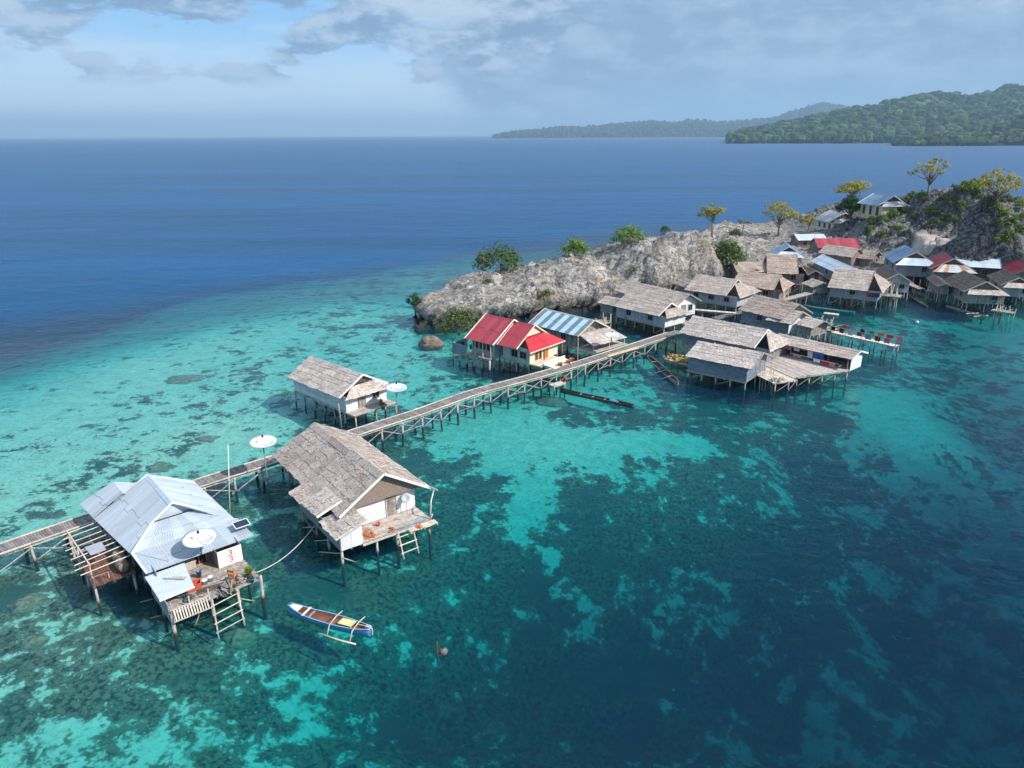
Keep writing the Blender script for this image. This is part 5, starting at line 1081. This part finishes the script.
# ------------------------------------------------------------------ boats
def canoe(name,label,a,b,w,h,hull,inside,group=None,z=.0,bow=1.,benches=3,trim=None):
    A=Vector((*at(*a,.25),0)); B=Vector((*at(*b,.25),0)); L=(B-A).length; T=thing(name,label,'canoe',((A.x+B.x)/2,(A.y+B.y)/2,z),math.atan2((A-B).y,(A-B).x),group)   # +x is the bow (a)
    def ring(t,k,dz=0.):
        x=lerp(-L/2,L/2,t); s=math.sin(PI*min(max((t*.93+.05),.001),.999))**.55*(1 if t>.12 else .75+.25*t/.12); s=max(s,.03); hw=w/2*s*k; sh=h*(.75+.9*max(0,t-.72)**1.3*bow*2.2+.25*max(0,.2-t)*2)
        pr=[(-1,1),(-.93,.62),(-.62,.12),(0,-.12),(.62,.12),(.93,.62),(1,1)]
        return [(x+(0 if j else 0),hw*p,(-.12*h if q<0 else sh*q*1.0)+dz-.15+(.03 if k<1 and q<1 else 0)) for j,(p,q) in enumerate(pr)]
    N=22; mb=MB(); vs=[];fs=[]
    for i in range(N+1): vs+=ring(i/N,1.)
    for i in range(N):
        for j in range(6): k=i*7+j; fs.append((k,k+1,k+8,k+7))
    fs+=[tuple(range(6,-1,-1)),tuple(N*7+j for j in range(7))]; mb.add(vs,fs); mb.build('hull',hull,T,True)
    mb=MB(); vs=[];fs=[]
    for i in range(N+1): vs+=[(x,y,z_+(.05 if j in(2,3,4) else 0)) for j,(x,y,z_) in enumerate(ring(.02+.96*i/N,.9))]
    for i in range(N):
        for j in range(6): k=i*7+j; fs.append((k,k+7,k+8,k+1))
    mb.add(vs,fs); mb.build('inner_lining',inside,T,True)
    for s in (0,6):
        mb=MB(); P=[Vector(ring(i/N,1.)[s])*1 for i in range(N+1)]; mb.tube([p+Vector((0,0,.02)) for p in P],.035,5); mb.build('gunwale',trim or hull,T,True)
    for i in range(benches):
        t=.22+.5*i/max(1,benches-1); r_=ring(t,1.); mb=MB(); mb.box((r_[0][0],0,r_[0][2]-.06),(.16,abs(r_[0][1])*1.85,.035)); mb.build('thwart',MT['wood'],T)
    return T,L,ring
MT['boatblue']=mk('boat_blue_paint',(.13,.36,.60),(.10,.29,.50),(1,1,1),1.5,.1,.5,(.35,.42,.48),1.3,.62,.1)
MT['boatbrown']=mk('boat_inner_wood',(.34,.15,.10),(.22,.10,.07),(1,5,5),1.,.2,.7)
MT['boatteal']=mk('boat_teal_paint',(.03,.34,.32),(.02,.26,.25),(1,1,1),1.5,.1,.5)
T,L,ring=canoe('outrigger_canoe','blue outrigger canoe with brown inside and yellow board floating in the foreground',(289.5,610),(371,632),.98,.78,MT['boatblue'],MT['boatbrown'],benches=2,trim=plain('pale_blue_paint',(.30,.50,.64),.5))
r_=ring(.9,1.); mb=MB(); mb.slab([(L*.36,-.30,ring(.86,1)[0][2]+.02),(L*.47,-.1,ring(.97,1)[0][2]+.02),(L*.47,.1,ring(.97,1)[0][2]+.02),(L*.36,.30,ring(.86,1)[0][2]+.02)],.03); mb.build('foredeck',MT['white'],T)
mb=MB(); mb.box((L*.28,0,ring(.78,1)[0][2]+.03),(.12,.95,.05)); mb.build('thwart',MT['white'],T)
mb=MB(); mb.slab([(-L*.30,-.32,.5),(-L*.14,-.32,.5),(-L*.14,.34,.56),(-L*.30,.34,.56)],.04); mb.build('board',plain('yellow_board',(.72,.66,.30),.7),T)
for x,nm in ((-L*.09,0),(-L*.36,1)): mb=MB(); mb.tube([(x,-.72,.66),(x,0,.74),(x,.75,.62),(x-.05,1.15,.12)],.038,6); mb.build('outrigger_boom',MT['palewood'],T,True)
mb=MB(); mb.tube([(-L*.44,1.18,.09),(-L*.24,1.17,.04),(-L*.0,1.15,.12)],[.05,.06,.045],7); mb.build('outrigger_float',MT['palewood'],T,True)
mb=MB(); mb.box((-L*.47,0,.5),(.3,.24,.34)); mb.box((-L*.51,0,.3),(.1,.1,.5)); mb.tube([(-L*.45,0,.62),(-L*.36,.1,.68)],.025,5); mb.build('engine',plain('engine_grey',(.5,.5,.5),.4),T)
DWm,DWi=MT['darkwood'],plain('dark_boat_inside',(.07,.055,.05),.9)
T,L,ring=canoe('dugout_canoe','long dark dugout canoe with a blue tarp moored off the boardwalk',(561,389.5),(634,405),.8,.5,DWm,DWi,'dark canoes',benches=4)
mb=MB(); mb.ball((-L*.22,0,.25),(.55,.3,.16),10,6,None,.15); mb.build('tarp',plain('blue_tarp',(.06,.30,.55),.6),T,True)
T,L,ring=canoe('dugout_canoe','dark canoe with red brown bow moored end on to the boardwalk corner',(678,384),(648,356),1.0,.6,MT['wood'],DWi,'dark canoes',benches=3)
mb=MB(); mb.ball((-.2,0,.3),(.45,.3,.15),9,6,None,.15); mb.build('tarp',plain('dark_blue_tarp',(.03,.10,.22),.6),T,True)
for x in (L*.1,L*.3): mb=MB(); mb.tube([(x,-1.5,.15),(x,0,.55),(x,1.2,.2)],.04,5); mb.build('outrigger_boom',MT['palewood'],T,True)
canoe('canoe','teal painted canoe lying under the tin walled house',(802,306),(855,312.5),1.0,.6,MT['boatteal'],MT['tinwall'],benches=4)
canoe('dugout_canoe','dark dugout canoe nearest open water below the person in red',(903,290.5),(927,306.5),.9,.55,DWm,MT['wood'],'dark canoes')
canoe('dugout_canoe','second dark dugout canoe moored behind the nearer one under the plank walk',(912,290.5),(933,299.5),.85,.5,MT['wood'],DWi,'dark canoes')
T,L,ring=canoe('dugout_canoe','grey canoe with pale outrigger boards before the matting gable house',(985,316.5),(946,305.5),.9,.5,MT['wood'],MT['wood'],'dark canoes')
mb=MB(); mb.tube([(L*.2,-1.4,.2),(L*.2,1.3,.2)],.06,6); mb.tube([(L*.42,-1.6,.2),(L*.42,1.3,.2)],.06,6); mb.build('outrigger_boom',MT['palewood'],T)
T=thing('raft','small pale board raft tied beside the teal canoe','raft',(*at(831,314,.1),0),-.6); platform(T,-1.2,1.2,-.6,.6,.2,'palewood','boards'); mb=MB(); mb.tube([(-1.2,-.3,.0),(1.2,-.3,.0)],.12,7); mb.tube([(-1.2,.3,.0),(1.2,.3,.0)],.12,7); mb.build('float',MT['wood'],T)
T=placed('mooring_buoy','round grey mooring buoy floating alone right of the blue canoe','buoy',443.5,653,0); mb=MB(); mb.ball((0,0,.1),.27,14,10); mb.build('float',plain('buoy_grey',(.15,.14,.135),.6),T,True); mb=MB(); mb.lathe([(.06,.38),(.07,.44),(.03,.5),(.002,.5)],(0,0,0),8); mb.build('eyelet',MT['dark'],T)
pole('mooring_stake','thin brown wooden stake sticking out of the water beside the grey buoy',437.5,655,1.0,-.8,.055,'redwood',None,'stake')
T=placed('float','small white float drifting off the right shore','buoy',917,323,0); mb=MB(); mb.ball((0,0,.1),.28,10,8); mb.build('body',WHT,T,True); mb=MB(); mb.lathe([(.27,.06),(.3,.06),(.3,.14),(.27,.14)],(0,0,0),12); mb.build('band',BLU,T)

# ------------------------------------------------------------------ people
def person(label,px,py,z,rz,shirt,trs,pose='stand'):
    T=thing('person',label,'person',(*at(px,py,z),z),rz)
    J=dict(hip=(0,0,.95),sp=(0,0,1.2),ch=(0,0,1.38),nk=(0,0,1.5),hd=(.02,0,1.62),tp=(.01,0,1.74),shl=(0,.19,1.42),shr=(0,-.19,1.42),ell=(-.03,.27,1.15),elr=(.05,-.27,1.15),hl=(.06,.29,.9),hr=(.2,-.22,.98),fl=(.1,.3,.82),fr=(.27,-.2,.93),
      hpl=(0,.1,.9),hpr=(0,-.1,.9),knl=(.03,.11,.5),knr=(.01,-.12,.5),anl=(-.02,.12,.09),anr=(.04,-.13,.09),tol=(.14,.14,.04),tor=(.2,-.15,.04))
    Ed=[('hip','sp'),('sp','ch'),('ch','nk'),('nk','hd'),('hd','tp'),('ch','shl'),('ch','shr'),('shl','ell'),('shr','elr'),('ell','hl'),('elr','hr'),('hl','fl'),('hr','fr'),('hip','hpl'),('hip','hpr'),('hpl','knl'),('hpr','knr'),('knl','anl'),('knr','anr'),('anl','tol'),('anr','tor')]
    Rd=dict(hip=.14,sp=.13,ch=.15,nk=.06,hd=.10,tp=.075,shl=.075,shr=.075,ell=.047,elr=.047,hl=.034,hr=.034,fl=.03,fr=.03,hpl=.095,hpr=.095,knl=.06,knr=.06,anl=.04,anr=.04,tol=.03,tor=.03)
    ks=list(J); me=bpy.data.meshes.new('body'); me.from_pydata([J[k] for k in ks],[(ks.index(a),ks.index(b)) for a,b in Ed],[])
    o=bpy.data.objects.new('body',me); COL.objects.link(o); m=o.modifiers.new('s','SKIN'); me.skin_vertices.new() if not me.skin_vertices else None
    for i,k in enumerate(ks): me.skin_vertices[0].data[i].radius=(Rd[k],Rd[k]*.85 if k in('hip','sp','ch') else Rd[k])
    me.skin_vertices[0].data[0].use_root=True; o.modifiers.new('u','SUBSURF').levels=1
    dg=bpy.context.evaluated_depsgraph_get(); nm=bpy.data.meshes.new_from_object(o.evaluated_get(dg)); o.modifiers.clear(); o.data=nm; o.name='body'
    nm.materials.clear()
    for mt in (plain('skin',(.20,.105,.065),.7),shirt,trs): nm.materials.append(mt)
    for p in nm.polygons:
        c=p.center; p.use_smooth=True; p.material_index=1 if (.97<c.z<1.47 and abs(c.y)<.25) else (2 if .48<c.z<=.97 and abs(c.y)<.24 else 0)
    a=nm.attributes.new('var','FLOAT','FACE'); a.data.foreach_set('value',[.5]*len(nm.polygons)); o.parent=T
    mb=MB(); mb.ball((-.015,0,1.70),(.115,.105,.1),9,6,.5); mb.build('hair',plain('black_hair',(.012,.011,.01),.6),T,True); return T
person('person in a red shirt standing on the plank walk between the dark houses',919,288,2.05,2.5,CM['red'],CM['maroon'])
person('person in a red shirt standing in the shade below the pale tin roof',817.5,285,2.2,3.6,CM['red'],CM['grey'])

# ------------------------------------------------------------------ trees, bushes, stones
random.seed(77)
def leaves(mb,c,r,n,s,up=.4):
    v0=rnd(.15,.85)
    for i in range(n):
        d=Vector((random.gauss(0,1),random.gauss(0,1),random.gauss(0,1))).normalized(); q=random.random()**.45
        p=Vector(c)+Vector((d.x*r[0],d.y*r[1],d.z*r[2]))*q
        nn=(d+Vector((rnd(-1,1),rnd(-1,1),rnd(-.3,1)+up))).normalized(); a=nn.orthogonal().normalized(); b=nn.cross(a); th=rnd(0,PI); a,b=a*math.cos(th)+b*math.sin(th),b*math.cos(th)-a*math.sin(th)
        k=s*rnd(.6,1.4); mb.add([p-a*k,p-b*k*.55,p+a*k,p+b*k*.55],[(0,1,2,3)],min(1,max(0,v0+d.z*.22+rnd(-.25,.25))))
def tree(name,label,px,py,h,w,mat,n=16,trunk=.45,lf=.28,per=34,clr=.24,group='trees on the rocks',bare=False,flat=.75):
    x,y,g=onground(px,py); T=thing(name,label,'tree',(x,y,g-.3),rnd(0,6),group); tops=[]
    mb=MB(); th=h*trunk; lean=(rnd(-.06,.06)*h,rnd(-.06,.06)*h); k=Vector((lean[0],lean[1],th)); r0=.028*h
    mb.tube([(0,0,-.5),(lean[0]*.3,lean[1]*.3,th*.5),k,k+Vector((rnd(-.3,.3),rnd(-.3,.3),h*.25))],[r0*1.2,r0*.85,r0*.7,r0*.3],7)
    for i in range(n):
        a=i*2.4+rnd(-.4,.4); f=math.sqrt((i+.6)/n); rr=w*.5*f*rnd(.75,1.05); z=h*(trunk+(.95-trunk)*(1-.5*f*f)*rnd(.45,1.05)); e=Vector((k.x+rr*math.cos(a),k.y+rr*math.sin(a),z))
        q_=rnd(.5,1.2); s=Vector((lean[0]*q_,lean[1]*q_,th*q_)); mb.tube([s,s.lerp(e,.5)+Vector((0,0,.06*h*rnd(-.3,1))),e],[r0*.5,r0*.3,r0*.1],5); tops.append(e)
    mb.build('trunk',MT['bark'],T,True); mb=MB()
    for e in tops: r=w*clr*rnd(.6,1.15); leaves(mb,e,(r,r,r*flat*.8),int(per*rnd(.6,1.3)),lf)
    mb.build('crown',mat,T); return T
MT['bark']=mk('bark',(.30,.27,.23),(.17,.15,.125),(4,4,1),1.5,.2,.9)
tree('tree','slim tree with pale grey trunk and yellow green crown beside the rock peak',712,237,9,6,LY,16,.5,.3,55)
tree('tree','small thin umbrella shaped tree between two yellow trees on the rocks',742,236,4.6,3.6,LO,8,.65,.22,18,.2,flat=.35)
tree('tree','spreading half bare yellow tree on the flat by the sea',778,236.5,9.5,9.5,LY,24,.40,.28,40,.18)
tree('tree','yellow crowned tree rising behind the dark tree between the two bungalows',849,219,10.5,8,LY,18,.6,.3,50,.22)
tree('tree','round dark green tree between the cream and the yellow bungalow',851,222,7.2,6.,LD,22,.25,.3,80,.27)
tree('tree','small bright yellow tree left of the cream bungalow',808,231.5,5.,4.6,LY,10,.45,.25,60,.27)
tree('tree','sparse pale tree standing on the left crest of the rocky hill',926,204,9.5,9,LY,20,.40,.28,24,.15)
tree('tree','tall yellow green tree on top of the rocky hill at the right',984,187,9.,6.5,LY,16,.45,.3,34,.2)
tree('tree','broad yellow green tree in front of the hill top at the right edge',996,214,9.2,9.5,LY,24,.42,.28,34,.17)
def bush(label,px,py,w,h,mat,n=14,per=60,lf=.26,group='bushes on the rock',name='bush',cl=.27):
    x,y,g=onground(px,py); T=thing(name,label,'bush',(x,y,g-.25),rnd(0,6),group); mb=MB(); tp=[]
    for i in range(n):
        a=i*2.4+rnd(-.3,.3); f=math.sqrt((i+.5)/n); e=Vector((w*.42*f*math.cos(a),w*.42*f*math.sin(a),h*(.82-.55*f*f)*rnd(.75,1.1))); tp.append(e); mb.tube([(0,0,0),e*.5+Vector((0,0,.1*h)),e],[.05,.035,.015],4)
    mb.build('stem',MT['bark'],T); mb=MB()
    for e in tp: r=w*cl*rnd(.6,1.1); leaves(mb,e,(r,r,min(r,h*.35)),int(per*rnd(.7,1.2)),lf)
    mb.build('foliage',mat,T); return T
bush('wide dark green bush on the back edge of the pale rock near its tip',502,270.5,8.5,5,LB,18,70); bush('small olive bush at the left side of the wide bush on the rock edge',482,272,3,3.6,LO,8,40)
bush('light green bush on the middle of the rock skyline',575,257,5.5,3.8,LG,13,55); bush('low yellow green bush on the rock skyline left of the peak',628,242,6.5,3.6,LG,14,55); bush('tiny green bush just left of the rock peak',665,231,3,2.2,LB,7,36)
bush('dense olive bush at the water edge of the cliff tip beside the red roofs',459,334,6.2,5.4,LO,18,90,.2); bush('bright green bush behind the thatched house under the peak',727,268,7,6.2,LB,20,90,.28)
bush('small dark shrub hanging on the undercut tip of the rock',415,306,3.2,1.8,LD,8,40,.2); bush('little green shrub on the grey rock face above the long thatched house',634,272,2,1.2,LB,6,26,.18); bush('small tuft of green on the pale rock plateau',488,283,2,.9,LO,6,26,.16); bush('low green shrub on the crest right of the rock peak',735,236,4,1.8,LO,9,40,.24); bush('shrub at the foot of the rock above the striped roof',545,296,3,1.3,LO,7,30,.2)
HS=[(868,238),(882,238),(897,233),(872,224),(866,212),(893,218),(903,216),(915,217),(930,222),(938,217),(950,213),(950,222),(934,227),(958,192),(966,189),(975,186),(985,192),(962,200),(975,201),(988,212),(1002,219),(1008,232),(998,238),(1012,225),(1018,232),(990,224),(1000,247),(1006,246),(905,203),(912,199),(920,206),(945,203),(1020,212),(880,226),(1015,201),(960,212),(886,209),(1004,207),(972,193),(953,187),(994,202),(1021,221)]
for i,(a,b) in enumerate(HS): bush('small green shrub growing on the dark grey rock of the right hill',a,b,rnd(2.2,4),rnd(1.4,2.4),(LB,LO,LG)[i%3],8,38,.24,'shrubs on the right hill','shrub')
MT['boulder']=mk('brown_boulder',(.23,.19,.14),(.12,.10,.075),(1,1,1),1.2,.1,.9,None,.6,.6,.6)
def stone(name,label,px,py,r,mat,z=0,cat='boulder',group=None):
    X_,Y_=at(px,py,z); n,m=18,11; th=np.linspace(0,2*PI,n,endpoint=False); vs=[];s0=rnd(0,50)
    n,m=40,22; mb=MB(); mb.ball((0,0,0),(1,1,1),n,m,.5); V=np.array(mb.v); k=1+.42*fbm(V[:,0]*1.6+s0,V[:,1]*1.6,V[:,2]*1.6,4)+.16*ridged(V[:,0]*3+s0,V[:,1]*3,V[:,2]*3,3); V=V*k[:,None]*np.array(r); mb.v=[tuple(q) for q in V]
    o=mb.build(name,mat,None,True); o.location=(X_,Y_,z); tag(o,label,cat,group); return o
stone('boulder','brown weed grown boulder in the water before the rock tip',430,344,(1.7,1.4,1.0),MT['boulder'],.0)
MT['coral']=mk('coral_head',(.30,.25,.15),(.13,.12,.07),(1,1,1),2.2,.1,1.,(.36,.33,.22),1.,.58,.8)
CH=[(160,470,1.5,1.3,'big round brown coral head on the pale shelf above the blue roof'),(551,403,1.9,1.6,'green brown coral head beside the dark canoe and the boardwalk'),(30,606,1.3,1.4,'tan coral head in the lower left shallows beside the boardwalk end'),(34,645,.8,1.2,'small tan coral head at the left edge of the picture'),(143,650,.9,2.,'dark coral head below the front left house'),(240,640,1.,2.2,'yellow brown coral head just below the front house ladder'),(108,602,.9,1.6,'round coral head under the front edge of the bare rafters'),(62,528,.9,1.1,'brown coral head beside the boardwalk left of the bare rafters'),(208,442,1.3,1.2,'flat brown coral head alone on the bright shelf'),(185,381,2.4,1.2,'long low coral bank in the middle of the pale shelf')]
for a,b,r,z,l in CH: stone('coral_head',l,a,b,(r,r*.8,min(r*.5,.5)),MT['coral'],-.85-.25*z*(z>1.5),'coral','coral heads')
